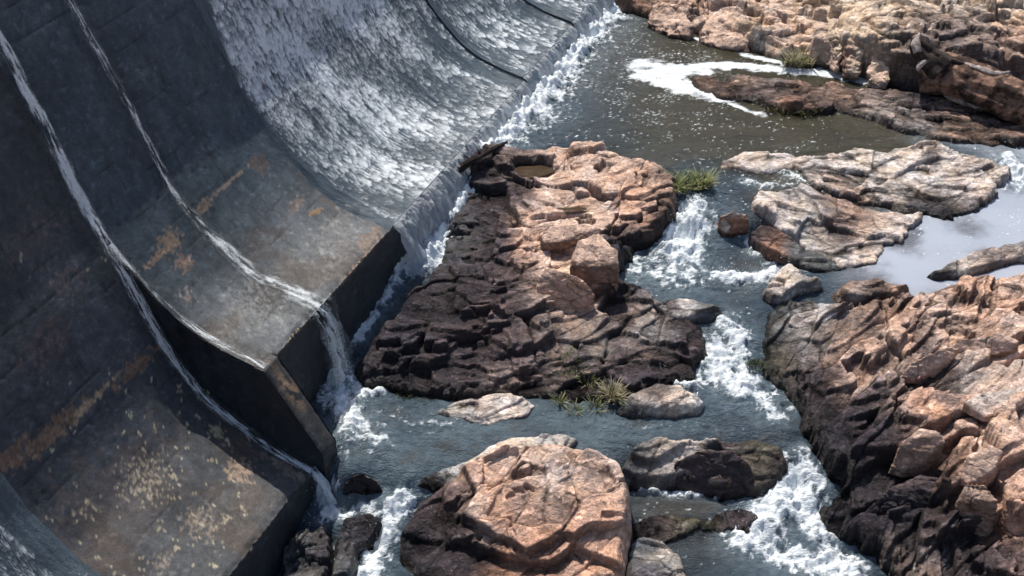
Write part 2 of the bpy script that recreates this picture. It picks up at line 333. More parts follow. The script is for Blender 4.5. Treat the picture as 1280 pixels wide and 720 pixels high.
    me = mesh_np(name, V, Fq); setcol(me, c, ro)
    o = link(name, me, M_ROCK, parent)
    if label: tag(o, label, cat, group)
    return o

def boulder(name, label, cat, pts, col='tan', col2='brown', vox=.018, seed=1, rnd=4, amp=.02, wet=.08, group=None, top=None, base=True, absz=False):
    """a block whose corners stand at given heights above the local water, rounded and weathered"""
    P = [Vector(at(*p) if absz else pick(*p)) for p in pts]
    if base:
        c = sum(P, Vector())/len(P); zb = min(p.z for p in P)-.12
        P += [Vector((c.x+(p.x-c.x)*1.03, c.y+(p.y-c.y)*1.03, zb)) for p in P]
    bm = bmesh.new()
    for p in P: bm.verts.new(p)
    r = bmesh.ops.convex_hull(bm, input=bm.verts)
    bmesh.ops.delete(bm, geom=list({g for g in r['geom_interior']+r['geom_unused'] if isinstance(g, bmesh.types.BMVert)}), context='VERTS')
    me = bpy.data.meshes.new(name); bm.to_mesh(me); bm.free()
    o = bpy.data.objects.new(name, me); COL.objects.link(o)
    md = o.modifiers.new('r', 'REMESH'); md.mode = 'VOXEL'; md.voxel_size = vox
    dg = bpy.context.evaluated_depsgraph_get(); dg.update(); ev = o.evaluated_get(dg).to_mesh()
    V = np.zeros(len(ev.vertices)*3); ev.vertices.foreach_get('co', V); V = V.reshape(-1, 3)
    Ed = np.zeros(len(ev.edges)*2, np.int64); ev.edges.foreach_get('vertices', Ed); Ed = Ed.reshape(-1, 2)
    nf = len(ev.polygons); lt = np.zeros(nf, np.int64); ev.polygons.foreach_get('loop_total', lt)
    lv = np.zeros(len(ev.loops), np.int64); ev.loops.foreach_get('vertex_index', lv)
    Fq = lv.reshape(-1, 4); bpy.data.objects.remove(o)
    deg = np.bincount(Ed.ravel(), minlength=len(V))[:, None]
    big = fb3(V+seed*3.1, 2.2, 2); 
    for _ in range(rnd):
        S = np.zeros_like(V)
        for a in range(3): S[:, a] = np.bincount(Ed[:, 0], V[Ed[:, 1], a], len(V))+np.bincount(Ed[:, 1], V[Ed[:, 0], a], len(V))
        V = V*.35+.65*S/deg
    fn = np.cross(V[Fq[:, 2]]-V[Fq[:, 0]], V[Fq[:, 3]]-V[Fq[:, 1]]); nn = np.zeros_like(V)
    for a in range(3): nn[:, a] = sum(np.bincount(Fq[:, k], fn[:, a], len(V)) for k in range(4))
    nn /= np.linalg.norm(nn, axis=1)[:, None]+1e-9
    # planar chips: cellular facets in 3D plus fine grain
    d = fb3(V+seed, 2.6, 3)*amp*2+fb3(V*np.array([1, 1, 2.5])+seed, 9, 3)*amp*.8
    cr = np.abs(fb3(V*np.array([1, .8, 1.6])+seed*1.7, 2.0, 3)); ck = 1-sst(.0, .05, cr); d -= ck*amp*.9
    V = V+nn*d[:, None]
    x, y = V[:, 0], V[:, 1]; W = Wf(x, y)
    t = sst(-.2, .3, fb3(V+seed*2, 3.1, 4)*.6+(nn[:, 2]-.5)*1.1)[:, None]  # upward faces take the lighter colour, as if sunlit
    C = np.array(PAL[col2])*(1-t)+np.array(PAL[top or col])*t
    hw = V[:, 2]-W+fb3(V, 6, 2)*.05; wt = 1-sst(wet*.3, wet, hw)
    C = C*((1.2+.4*fb3(V, 12, 3))*(1-.5*ck)*(1-.75*wt)*(.62+.44*np.clip(nn[:, 2]+.3, 0, 1)))[:, None]  # sides and undersides darkened further: shading painted into the colour
    ro = np.clip(.45+.9*C.mean(1)-.25*wt, .25, .9)
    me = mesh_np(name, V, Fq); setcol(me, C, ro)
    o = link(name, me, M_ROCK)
    return tag(o, label, cat, group)

# ============================================================ DAM
dam = bpy.data.objects.new('dam', None); COL.objects.link(dam)
dam.location = Vector(A0)
tag(dam, 'huge dark concrete dam spillway curving down from the left with water sliding over it', 'dam')
def slab(name, s0, s1, Q, Z, dz=0., side=True, seed=0, res=.03, label=None, qtop=5.2, tone=0, zbot=-3.2):
    """one curved concrete section: top surface, toe face, side face, crest and back"""
    qs = np.arange(Q[0] if Q is LQ else 0., qtop, .001); q_t = qs[0]
    zz = np.interp(qs, Q, Z)+dz; al = np.concatenate([[0], np.cumsum(np.hypot(np.diff(qs), np.diff(zz)))])
    na = int(al[-1]/res); a = np.linspace(0, al[-1], na); q = np.interp(a, al, qs); z = np.interp(a, al, zz)
    # toe face below (a<0), crest and back behind
    nt_ = int((z[0]-zbot)/.05); qq = np.concatenate([np.full(nt_, q_t), q, [qtop+1.2, qtop+1.3]]); zc = np.concatenate([np.linspace(zbot, z[0]-.02, nt_), z, [z[-1]+.1, zbot]])
    aa = np.concatenate([np.linspace(-(z[0]-zbot), -.02, nt_), a, [al[-1]+1.2, al[-1]+15]])
    ns = int((s1-s0)/res)+1; ss = np.linspace(s0, s1, ns)
    S, A = np.meshgrid(ss, aa); Qm = np.repeat(qq[:, None], ns, 1); Zm = np.repeat(zc[:, None], ns, 1)
    top = A >= 0
    # profile normals (pointing out)
    dq = np.gradient(qq); dzc = np.gradient(zc); ln = np.hypot(dq, dzc)+1e-9
    nq = -dzc/ln; nz = dq/ln
    nb = 1-sst(0, .12, np.abs(A))
    chip = -nb*(.016+.07*np.clip(fbm(S*3, A*0+seed, seed+3, 4)+.1, 0, 1)+.06*np.clip(fbm(S*11, A*5+seed, seed+13, 3), 0, 1))
    joint = 0*S
    for a0 in np.arange(.9, 9, .42):
        jl = a0+fbm(S*1.5, S*0+a0, seed+4, 4)*.03; on = sst(-.02, .3, fbm(S*.9, S*0+a0*3.3, seed+5, 3))
        joint = np.maximum(joint, on*np.exp(-((A-jl)/.014)**2))
    for s_ in np.arange(s0+.8, s1, 1.7):
        jl = s_+fbm(A*1.3, A*0+s_, seed+8, 3)*.05; on = sst(.12, .3, fbm(A*.8, A*0+s_*2.3, seed+9, 3))
        joint = np.maximum(joint, .8*on*np.exp(-((S-jl)/.012)**2))
    D = fbm(S*.8, A*.8, seed, 3)*.012+fbm(S*6, A*6, seed+1, 4)*.003+chip-joint*.006
    pit = np.clip(fbm(S*9, A*5, seed+12, 4)-.38, 0, 1)*.03; D -= pit
    # crease where the bucket pour meets the face
    D = np.where(np.repeat((np.arange(len(aa)) >= len(aa)-2)[:, None], ns, 1), 0, D)
    Qd = Qm+nq[:, None]*D; Zd = Zm+nz[:, None]*D
    V = dpt(S, Qd, Zd).reshape(-1, 3); F = gridF(len(aa), ns)
    # colours
    up = sst(.55, 2.0, Zm-zc[nt_])[...]
    flat = 1-sst(1.0, 2.6, A); 
    base = np.array((.064, .086, .105)) if tone == 0 else np.array((.057, .064, .077))
    low = np.array((.128, .136, .142)) if tone == 0 else np.array((.078, .080, .084))
    C = base*(1-flat[..., None])+low*flat[..., None]
    C = C*(1+.30*fbm(S*1.0, A*.6, seed+20, 5)+.22*fbm(S*7, A*4, seed+21, 4)+.25*fbm(S*2.2, A*.5, seed+23, 4))[..., None]
    br = sst(.05, .5, fbm(S*.7, A*.7, seed+22, 4))[..., None]*flat[..., None]; C = C*(1-br*.5)+np.array((.12, .085, .06))*br*.5
    if label in ('left', 'middle'):
        for sc_, wd_ in (((1.1, .42),) if label == 'middle' else ())+(((-.45, .4),)):
            C = C*(1-.48*np.exp(-np.abs((S-sc_+.05*fbm(A*1.2, S*2, 93, 3))/wd_)**1.7)*(.75+.5*fbm(S*5, A*.7, 94, 3)))[..., None]
    C = C*(1-.5*joint[..., None])*(1-np.clip(pit*14, 0, .6)[..., None])
    def patch(sa, aa_, rs, ra, col, th=.0, st=1., fs=9, ani=1.):
        g = np.exp(-(((S-sa)/rs)**2+((A-aa_)/ra)**2)*1.2)
        k = sst(th-.08, th+.10, g*1.0-.55+.75*fbm(S*fs, A*fs*ani, seed+31, 5, .62))[..., None]*st*sst(.02, .2, g)[..., None]
        return k, np.array(col)
    if label == 'left':
        F1, F2, ID, DX, DY = worley(S*17+fbm(S*8, A*8, 5, 2), A*9+fbm(S*8, A*8, 6, 2), 77); dn = 0
        for (u, v), rs, ra, dd_ in (((205,560), .7, .6, .30), ((110,640), .5, .5, .28), ((250,655), .45, .5, .5), ((190,600), 1.3, 1.0, .10), ((200,705), .5, .3, .4), ((120,520), 1.4, .25, .22), ((290,590), .4, .4, .15), ((60,330), 1.5, 1.2, .02)):
            sq, qq_ = hitdam(u, v, Q, Z); a_ = np.interp(qq_, qs, al); dn = dn+.45*dd_*np.exp(-((S-sq)/rs)**2-((A-a_)/ra)**2)
        k = ((R3[ID] < dn)*sst(.40, .22, F1/(.45+.8*R4[ID])))[..., None]*.85; C = C*(1-k)+np.array((.50, .43, .29))*k
    for pt in PATCH[name if label is None else label]:
        (u, v), rs, ra, col, th, st, fs = pt
        sq, qq_ = hitdam(u, v, Q, Z-0+dz); a_ = np.interp(qq_, qs, al)
        k, c = patch(sq, a_, rs, ra, col, th, st, fs); C = C*(1-k)+c*k*(1+.5*fbm(S*14, A*14, seed+40, 3))[..., None]
    tf = (A < -.06)[..., None]; C = np.where(tf, np.array((.045, .048, .052))*(1+.4*fbm(S*2, A*1.2, seed+51, 5))[..., None], C)  # toe face darker than the slab, its shade painted into the concrete colour
    ro = np.clip(.58+.25*fbm(S*3, A*2, seed+60, 4), .35, .9)
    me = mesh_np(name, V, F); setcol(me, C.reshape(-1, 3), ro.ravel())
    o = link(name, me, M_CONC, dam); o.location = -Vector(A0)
    if side:   # faces closing both ends, down to the foundation
        for e, sv in (('a', s0), ('b', s1)):
            q2 = np.arange(q_t, qtop+1.2, .04); zt = np.interp(q2, np.concatenate([q, [qtop+1.3]]), np.concatenate([z, [z[-1]]]))
            r = np.linspace(0, 1, 60); Q2, R = np.meshgrid(q2, r); ZT = np.repeat(zt[None], 60, 0); Z2 = ZT-R**1.3*(ZT-zbot)
            S2 = np.full_like(Q2, sv)+(fbm(Q2*2.5, Z2*2.5, seed+70, 4)*.012+.004*R)*(1 if e == 'a' else -1)
            me = mesh_np('side_face', dpt(S2, Q2, Z2).reshape(-1, 3), gridF(60, len(q2)) if e == 'b' else gridF(60, len(q2))[:, ::-1])
            c = np.array((.022, .026, .033) if dz == 0 else (.22, .24, .26))*(1+.9*fbm(Q2*2.5, Z2*.8, seed+71, 5)+.5*fbm(Q2*9, Z2*7, seed+72, 3))[..., None]  # near-black on full-height ends: shade put into the concrete colour
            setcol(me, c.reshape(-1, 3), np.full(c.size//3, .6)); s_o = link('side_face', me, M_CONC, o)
    return o, (qs, al, zz)
RU = (.20, .13, .09); GO = (.38, .27, .18); LI = (.46, .42, .28); WA = (.17, .12, .09)
PATCH = dict(
 left=[((95,520), 1.0, .10, GO, .05, .9, 9), ((170,460), .5, .12, RU, -.1, .8, 8), ((60,545), .7, .14, RU, -.15, .9, 8), ((10,575), .4, .15, RU, -.1, .9, 7),
       ((250,655), .5, .5, (.33,.26,.20), .34, .6, 15), ((200,705), .4, .25, (.34,.27,.21), .36, .6, 16), ((205,560), .6, .5, LI, .7, .6, 17), ((110,640), .45, .4, (.44,.38,.26), .6, .7, 15),
       ((180,600), .9, .8, (.40,.34,.25), .46, .9, 18), ((300,590), .35, .35, (.38,.27,.19), .22, .9, 11), ((270,540), .25, .2, (.40,.33,.22), .25, .9, 14), ((380,600), .12, 1.2, (.22,.17,.14), .02, .8, 9),
       ((40,300), 1.2, .7, (.14,.10,.09), .3, .35, 9), ((80,350), .8, .7, (.18,.13,.11), .4, .5, 13), ((60,430), .9, .5, (.14,.09,.085), .25, .4, 8), ((150,620), 1.5, 1.0, WA, .0, .22, 3)],
 middle=[((212,303), .3, .22, (.24,.17,.12), .02, .75, 13), ((255,258), .3, .12, (.26,.18,.12), .05, .7, 13), ((200,318), .5, .06, (.26,.18,.12), -.1, .75, 11), ((290,225), .7, .035, (.30,.22,.16), -.05, .8, 11), ((325,205), .25, .22, (.17,.12,.10), -.05, .55, 7),
       ((230,330), .25, .2, (.24,.17,.13), .1, .9, 12), ((380,420), .35, .08, (.34,.25,.17), .1, .9, 12), ((450,330), .8, .10, (.32,.24,.18), .05, .85, 11), ((395,265), .25, .08, (.36,.22,.12), .15, .9, 10), ((370,255), .5, .15, (.26,.2,.16), .22, .8, 12),
       ((420,300), .8, .5, (.22,.215,.21), .0, .6, 5), ((320,385), .6, .6, (.21,.205,.2), .0, .6, 6), ((340,370), .8, .7, (.06,.055,.05), .3, .8, 12), ((235,370), .2, .25, (.3,.24,.2), .25, .8, 14), ((465,300), .6, .25, (.27,.19,.14), .1, .7, 8), ((330,300), .8, .4, (.09,.075,.07), .1, .6, 3)],
 far=[((640,88), 3., .12, (.16,.13,.11), .1, .6, 8)], end=[((700,20), 1., .1, WA, .1, .6, 8)])
S1, S2, S3 = -.45, 9.06, 11.7
slab('spillway_slab', -9.5, S1, LQ, LZ, seed=101, label='left', tone=1)
so, midp = slab('spillway_slab', S1, S2, MQ, MZ, seed=202, label='middle')
slab('spillway_slab', S2, S3, MQ, MZ, dz=.06, seed=303, label='far')
slab('spillway_slab', S3, 17, MQ, MZ, dz=.12, seed=404, label='end')
# sloping end wall at the corner of the raised section
def endwall():
    L_ = [(.55, .40), (-.03, .36), (-.86, -1.02), (-.86, -3.2), (.55, -3.2)]
    a0, a1 = -.468, -.10
    pts = []
    def seg(p, q, n): return [(p[0]+(q[0]-p[0])*i/n, p[1]+(q[1]-p[1])*i/n) for i in range(n)]
    path = seg(L_[0], L_[1], 20)+seg(L_[1], L_[2], 60)+seg(L_[2], L_[3], 70)+[L_[3]]
    P = np.array(path); ns = 16; s = np.linspace(a0, a1, ns)
    S, _ = np.meshgrid(s, P[:, 0]); Q = np.repeat(P[:, :1], ns, 1); Z = np.repeat(P[:, 1:], ns, 1)
    n = fbm(S*5, (Q+Z)*5, 71, 4)*.012; eg = np.minimum(S-a0, a1-S); ch = (1-sst(0, .05, eg))*(.012+.03*np.clip(fbm(Q*4+Z*4, S*0, 73, 4), 0, 1))
    V = dpt(S, Q+(n+ch)*.85, Z+(n-ch)*.5).reshape(-1, 3); F = [gridF(len(P), ns)]
    C = np.array((.075, .072, .070))*(1+.4*fbm(S*4, Z*4, 75, 5))[..., None]+0*Z[..., None]
    k = (np.exp(-(((S+.26)/.12)**2+((Z+.05-.0)/.3)**2))*sst(-.1, .2, fbm(S*9, Z*7, 76, 4)+.1))[..., None]; C = C*(1-k)+np.array((.42, .27, .16))*k
    nb = len(V); cols = [C.reshape(-1, 3)]; Vs = [V]
    for sv, fl in ((a0, 1), (a1, 0)):
        q2 = np.linspace(-.86, .55, 60); zt = np.interp(q2, [-.86, -.03, .55], [-1.02, .36, .40]); r = np.linspace(0, 1, 70)
        Q2, R = np.meshgrid(q2, r); Z2 = zt[None]-R*(zt[None]+3.2)
        V2 = dpt(np.full_like(Q2, sv)+fbm(Q2*3, Z2*3, 78, 4)*.01, Q2, Z2).reshape(-1, 3); F2 = gridF(70, 60)+nb
        Vs.append(V2); F.append(F2[:, ::-1] if fl else F2); nb += len(V2)
        cols.append((np.array((.024, .028, .034))*(1+.5*fbm(Q2*2, Z2*1.3, 79, 5))[..., None]).reshape(-1, 3))  # wall sides near black, their shade painted in
    V = np.concatenate(Vs); me = mesh_np('end_wall', V, np.concatenate(F)); c = np.concatenate(cols); setcol(me, c, np.full(len(c), .6))
    o = link('end_wall', me, M_CONC, dam); o.location = -Vector(A0)
endwall()

# ============================================================ water sliding on the dam
def lobes(S, A, s0, a0, ds, n, wr, lr, smask, seed, amax, smax):
    """white roll-wave scales: sharp rounded front downstream, tail fading upstream; A grows upstream"""
    r = np.random.default_rng(seed); f = np.zeros(S.shape); nS = S.shape[1]; nA = S.shape[0]
    for _ in range(n):
        s = s0+r.random()*(smax-s0); a = a0-.25+r.random()*(amax-a0+.25); m = smask(s, max(a, 0))
        if r.random() > m: continue
        w = wr[0]+(wr[1]-wr[0])*r.random()**2; l = lr[0]+(lr[1]-lr[0])*r.random()**1.5; st = .35+.65*r.random(); sk = (r.random()-.5)*.25
        i0 = max(0, int((s-w-s0)/ds)-2); i1 = min(nS, int((s+w-s0)/ds)+6); j0 = max(0, int((a-w-a0)/ds)-1) if a-w > a0 else 0; j1 = min(nA, int((a+l-a0)/ds)+1)
        if i1 <= i0 or j1 <= j0: continue
        x = (S[j0:j1, i0:i1]-s-sk*(A[j0:j1, i0:i1]-a))/w; y = A[j0:j1, i0:i1]-a-1.3*w*x*x
        g = np.where(y > 0, np.exp(-y/l*3.2)*sst(0, .025, y), 0)*np.clip(1-x*x, 0, 1)**.7*st
        f[j0:j1, i0:i1] = np.maximum(f[j0:j1, i0:i1], g)
    return f
def dam_sheet(name, s0, s1, P, dz, n, smask, seed, amax=6.0, ds=.017, off=.035, fb=.16, mat=None, wr=(.02, .11), lr=(.15, 1.1), amin=0.):
    qs, al, zz = P
    S, A = np.meshgrid(np.arange(s0, s1, ds), np.arange(amin, amax, ds))
    f = lobes(S, A, s0, amin, ds, n, wr, lr, smask, seed, amax, s1)
    st = fbm(S*12, A*1.1, seed+1, 4); big = fbm(S*.9+.3*A, A*.35, seed+2, 4)
    sm = smask(S, A)
    f = np.clip(f*(.75+.6*big)+fb*np.clip(st+.25+big, 0, 1)*sm, 0, 1)*sst(0, .25, sm)
    q = np.interp(A, al, qs); z = np.interp(A, al, zz)+dz
    g = np.interp(A, al, np.gradient(zz, qs)); ln = np.sqrt(1+g*g); nq = -g/ln; nz = 1/ln
    D = off+f*.024+fbm(S*5, A*2, seed+5, 3)*.008
    edge = sst(0, .15, S-s0) if seed == 501 else sst(0, .15, s1-S) if seed == 504 else np.ones(S.shape); D = D*edge-.004*(1-edge)
    V = dpt(S, q+nq*D, z+nz*D).reshape(-1, 3); F = gridF(*S.shape)
    C = np.array((.075, .098, .118))*(1+.35*big+.4*st)[..., None]
    me = mesh_np(name, V, F); setcol(me, C.reshape(-1, 3)); setfoam(me, (f).ravel()); setuv(me, F, np.stack([S.ravel(), A.ravel()], -1))
    return tag(link(name, me, mat or M_SHEET), kind='structure')
def P_of(dz=0, Q=MQ, Z=MZ, q0=0.):
    qs = np.arange(q0, 5.2, .001); zz = np.interp(qs, Q, Z); return qs, np.concatenate([[0], np.cumsum(np.hypot(np.diff(qs), np.diff(zz)))]), zz
PM = P_of(); PL = P_of(0, LQ, LZ, float(LQ[0]))
def m1(s, a):
    e = 3.42+.10*np.sin(np.asarray(a)*1.3)+0*np.asarray(s)
    bare = np.exp(-((s-8.75+.12*(np.asarray(a)-1))/.42)**2)*sst(0, 3.5, 5.5-np.asarray(a))
    d1 = .35*np.exp(-((s-7.3)/.5)**2)*sst(4, 1, np.asarray(a))
    return sst(0, .35, s-e)*(1-.85*bare-d1)*(.45+.55*sst(.1, 2.6, np.asarray(a)))
dam_sheet('spillway_water', 3.35, S2+.01, PM, 0, 17000, m1, 501)
dam_sheet('spillway_water', S2+.01, S3, PM, .06, 4500, lambda s, a: .55*sst(0, .3, s-S2)*(.6+.4*sst(.2, 2, np.asarray(a)))+0*s, 502, amax=5)
dam_sheet('spillway_water', S3+.01, 16.9, PM, .12, 4000, lambda s, a: .55*sst(0, .3, s-S3)+0*np.asarray(a), 503, amax=4.5)
dam_sheet('spillway_water', -9, -3.7, PL, 0, 15000, lambda s, a: sst(-3.75-.12*np.asarray(a), -4.1-.12*np.asarray(a), s), 504, amax=7)
def stream(name, cs, amin, amax, P, seed, wd, inten=1., off=.03):
    """narrow white runnel: centre line s(a) and half width"""
    qs, al, zz = P; ds = .015; aN = np.arange(amin, amax, ds); k = np.linspace(-1, 1, 44)
    c = np.interp(aN, *cs); w = np.interp(aN, *wd)
    A = np.repeat(aN[:, None], 44, 1); K = np.repeat(k[None], len(aN), 0); S = c[:, None]+K*w[:, None]*1.5+fbm(A*1.5, A*0+seed, seed, 3)*.02
    f = lobes(np.repeat(np.linspace(0, 1, 60)[None], len(aN), 0), np.repeat(aN[:, None], 60, 1), 0, amin, ds, 0, (.05, .1), (.2, .5), lambda s, a: 1, seed, amax, 1)
    st = fbm(K*3.0, A*1.6, seed+2, 4); s2 = fbm(K*6, A*5, seed+3, 4)
    m = np.exp(-(K*1.45+.25*fbm(A*1.1, A*0, seed+4, 3))**2*2.2)
    f = np.clip(m*(.92+st*.9+s2*.8+.6*fbm(A*.8, K*.5+seed, seed+9, 3))*inten-.12, 0, 1)*sst(1, .7, np.abs(K))
    g = np.interp(A, al, np.gradient(zz, qs)); ln = np.sqrt(1+g*g); q = np.interp(A, al, qs); z = np.interp(A, al, zz)
    D = .4*off*sst(1.1, .5, np.abs(K))+.008*f+.004
    V = dpt(S, q-g/ln*D, z+D/ln).reshape(-1, 3); F = gridF(*A.shape); me = mesh_np(name, V, F)
    setcol(me, np.full((len(V), 3), .5)); setfoam(me, f.ravel()); setuv(me, F, np.stack([S.ravel(), A.ravel()], -1))
    return tag(link(name, me, M_THIN), kind='structure')
aq = lambda q, P: float(np.interp(q, P[0], P[1]))
stream('spillway_water', ([0, aq(1.36, PM), aq(2.1, PM), aq(2.9, PM), 8], [1.18, 1.12, 1.04, 1.13, 1.13]), 0, 7.2, PM, 610, ([0, 1.2, 2.5, 8], [.40, .27, .13, .12]), .80)
stream('spillway_water', ([0, 2, 3.6, 4.3, 5.4, 7.8, 10], [-.60, -.60, -.58, -.51, -.45, -.24, -.1]), 0, 10, PL, 620, ([0, 1.5, 3, 4.2, 5, 8], [.09, .10, .12, .15, .15, .13]), 1.25)
stream('spillway_water', ([0, aq(.9, PM), aq(1.9, PM), aq(2.3, PM), 3.4], [-.38, -.38, -.43, -.46, -.47]), 0, aq(2.35, PM), PM, 630, ([0, 2, 3.4], [.12, .09, .10]), .78)

def curtain(name, s0, s1, q0, z0, zw, seed, v=.8, dens=1., wv=.05, mat=None, edge=None):
    """water pouring off a toe edge down to the river"""
    n = int((s1-s0)/.018); s = np.linspace(s0, s1, n); m = 46; t = np.linspace(0, 1, m)
    S, Tt = np.meshgrid(s, t); b = dpt(S, np.full_like(S, q0-.45), S*0); zb = Wf(b[..., 0], b[..., 1]) if zw is None else np.full_like(S, zw)
    drop = np.maximum(z0-zb+.06, .1); tau = np.sqrt(drop/4.9)*Tt
    vv = v*(1+.35*fbm(S*2, S*0, seed, 3)); q = q0+.004-vv*tau; z = z0+.037-4.9*tau**2
    f = fbm(S*11, Tt*drop*1.4, seed+1, 4)+.6*fbm(S*3, Tt*drop*.8, seed+2, 3)
    q = q-wv*2.2*f*Tt-.09*fbm(S*14, Tt*drop*3, seed+3, 4)*sst(0, .25, Tt); z = z+.05*fbm(S*9, Tt*drop*3, seed+6, 4)*Tt
    fm = np.clip((.62+1.2*f+.5*Tt**2)*dens*(sst(0, .1, Tt)*.3+.7), 0, 1)
    if edge is not None: fm = fm*edge(S)
    V = dpt(S, q, z).reshape(-1, 3); F = gridF(m, n); me = mesh_np(name, V, F)
    setcol(me, np.tile((.36, .41, .44), (len(V), 1))); setfoam(me, fm.ravel()); setuv(me, F, np.stack([S.ravel(), (Tt*drop).ravel()], -1))
    return tag(link(name, me, mat or M_FALL), kind='structure')
curtain('falling_water', 3.5, S2, 0, .35, None, 701, dens=1.5)
curtain('falling_water', S2, S3, 0, .41, None, 702, dens=1.1)
curtain('falling_water', S3, 16, 0, .47, None, 703, dens=1.1)
curtain('falling_water', .75, 1.6, 0, .35, None, 704, v=.5, dens=1.25, mat=M_THIN, edge=lambda s: np.exp(-((s-1.15)/.24)**2))
curtain('falling_water', -.78, -.40, -.7, -1.33, None, 705, v=.8, dens=1.3, mat=M_THIN, edge=lambda s: np.exp(-((s+.58)/.16)**2))
curtain('falling_water', -.47, -.30, -.03, .30, -1.0, 706, v=-.02, dens=.7, mat=M_THIN, edge=lambda s: .6*np.exp(-((s+.46)/.02)**2))

# ============================================================ RIVER WATER
STROKES = [  # (points, radius px, strength)  white water
 ([(752,10),(712,55),(668,112),(650,135)], 30, 1.25), ([(650,135),(622,165),(605,185),(575,205)], 27, 1.35), ([(560,225),(548,250)], 14, .8),
 ([(548,250),(530,290),(512,325)], 20, 1.25), ([(505,330),(485,365),(475,380)], 15, .85), ([(462,395),(445,420),(455,410)], 13, 1.0), ([(420,470),(430,500),(440,530)], 20, 1.15), ([(440,530),(470,545)], 20, .65), ([(478,490),(450,490)], 6, .9),
 ([(862,268),(855,295),(850,315)], 26, 1.25), ([(835,320),(860,340),(810,335)], 26, .78), ([(900,345),(940,347),(970,342)], 10, 1.1), ([(935,300),(945,315)], 9, .9), ([(868,250),(850,262)], 6, .7),
 ([(905,402),(915,412),(925,425)], 16, .95), ([(895,440),(905,462),(925,482)], 24, 1.2), ([(925,482),(950,495),(965,510)], 20, .8), ([(845,480),(870,485)], 6, .9),
 ([(1003,565),(1006,585)], 12, .8), ([(985,612),(970,632),(950,655)], 24, 1.25), ([(1000,610),(1015,650),(1035,690)], 22, 1.0), ([(940,665),(925,672),(960,690),(1010,705),(1060,712)], 17, 1.05), ([(1006,590),(1020,600)], 14, .8),
 ([(800,612),(850,618),(900,622)], 4, .75), ([(403,592),(402,605)], 9, 1.1), ([(405,628),(412,640)], 13, 1.15), ([(500,625),(490,648),(478,672),(465,700),(455,730)], 15, 1.2), ([(480,640),(440,640),(420,645)], 9, .75), ([(515,630),(500,640)], 8, .9),
 ([(420,690),(425,720)], 8, .7), ([(370,700),(372,720)], 6, .6),
 ([(1262,200),(1275,215),(1300,222)], 14, 1.1), ([(1240,225),(1270,235)], 10, .6), ([(930,225),(950,232),(1000,235)], 7, .6), ([(980,215),(1010,228),(1040,232)], 10, .5), ([(800,215),(760,250)], 1, .0),
 ([(560,525),(480,520),(430,560)], 30, .30), ([(1010,335),(960,330)], 8, .4), ([(760,535),(900,530)], 26, .22),
 # floating scum
 ([(800,92),(850,85),(830,102),(880,112),(900,122)], 15, 1.3), ([(850,85),(920,80),(980,86),(1040,92),(1085,100)], 10, 1.3), ([(930,68),(985,78)], 6, 1.1), ([(880,88),(800,80)], 16, 1.2), ([(905,125),(935,138),(955,142)], 5, 1.0), ([(815,30),(850,42),(900,55),(940,68)], 3, 1.0),
]
WCOL = dict(olive=(.044, .039, .022), green=(.045, .048, .042), blue=(.042, .064, .084), deep=(.022, .038, .054), teal=(.070, .098, .118), lav=(.37, .40, .46), lav2=(.12, .13, .15), brown=(.055, .038, .02))  # lav: pale sky reflection on the right pool painted into the water colour
PAL.update({'w_'+k: v for k, v in WCOL.items()})
WB = [(760,60,60,'w_green'),(700,150,70,'w_deep'),(850,150,80,'w_olive'),(1000,165,90,'w_olive'),(1120,180,50,'w_olive'),(800,190,60,'w_green'),(900,80,60,'w_olive'),(900,225,35,'w_deep'),(880,245,30,'w_blue'),(1000,230,30,'w_brown'),
 (620,170,30,'w_teal'),(1200,290,50,'w_lav'),(1260,260,40,'w_lav'),(1250,345,45,'w_lav'),(1130,320,28,'w_lav'),(1160,352,35,'w_lav'),(1400,300,120,'w_lav'),(1215,268,14,'w_lav2'),(1135,290,12,'w_lav2'),(1180,368,14,'w_lav2'),(1110,350,16,'w_lav2'),(1230,312,10,'w_lav2'),(1080,348,30,'w_lav2'),(1020,345,30,'w_blue'),(1250,195,30,'w_lav2'),(1200,187,25,'w_teal'),
 (860,320,50,'w_blue'),(830,345,40,'w_teal'),(900,370,40,'w_blue'),(930,420,40,'w_deep'),(920,480,50,'w_blue'),(980,530,40,'w_deep'),(850,535,50,'w_blue'),(750,540,60,'w_teal'),(620,530,60,'w_teal'),(500,550,60,'w_teal'),(430,560,30,'w_blue'),(500,510,30,'w_deep'),
 (520,300,40,'w_deep'),(470,380,40,'w_deep'),(440,440,30,'w_deep'),(400,610,30,'w_deep'),(380,680,50,'w_deep'),(450,670,40,'w_blue'),(1005,600,40,'w_deep'),(960,640,40,'w_blue'),(850,640,50,'w_brown'),(880,690,50,'w_blue'),(820,700,40,'w_deep'),(1060,700,40,'w_deep'),(1100,760,60,'w_deep'),(620,760,90,'w_deep')]
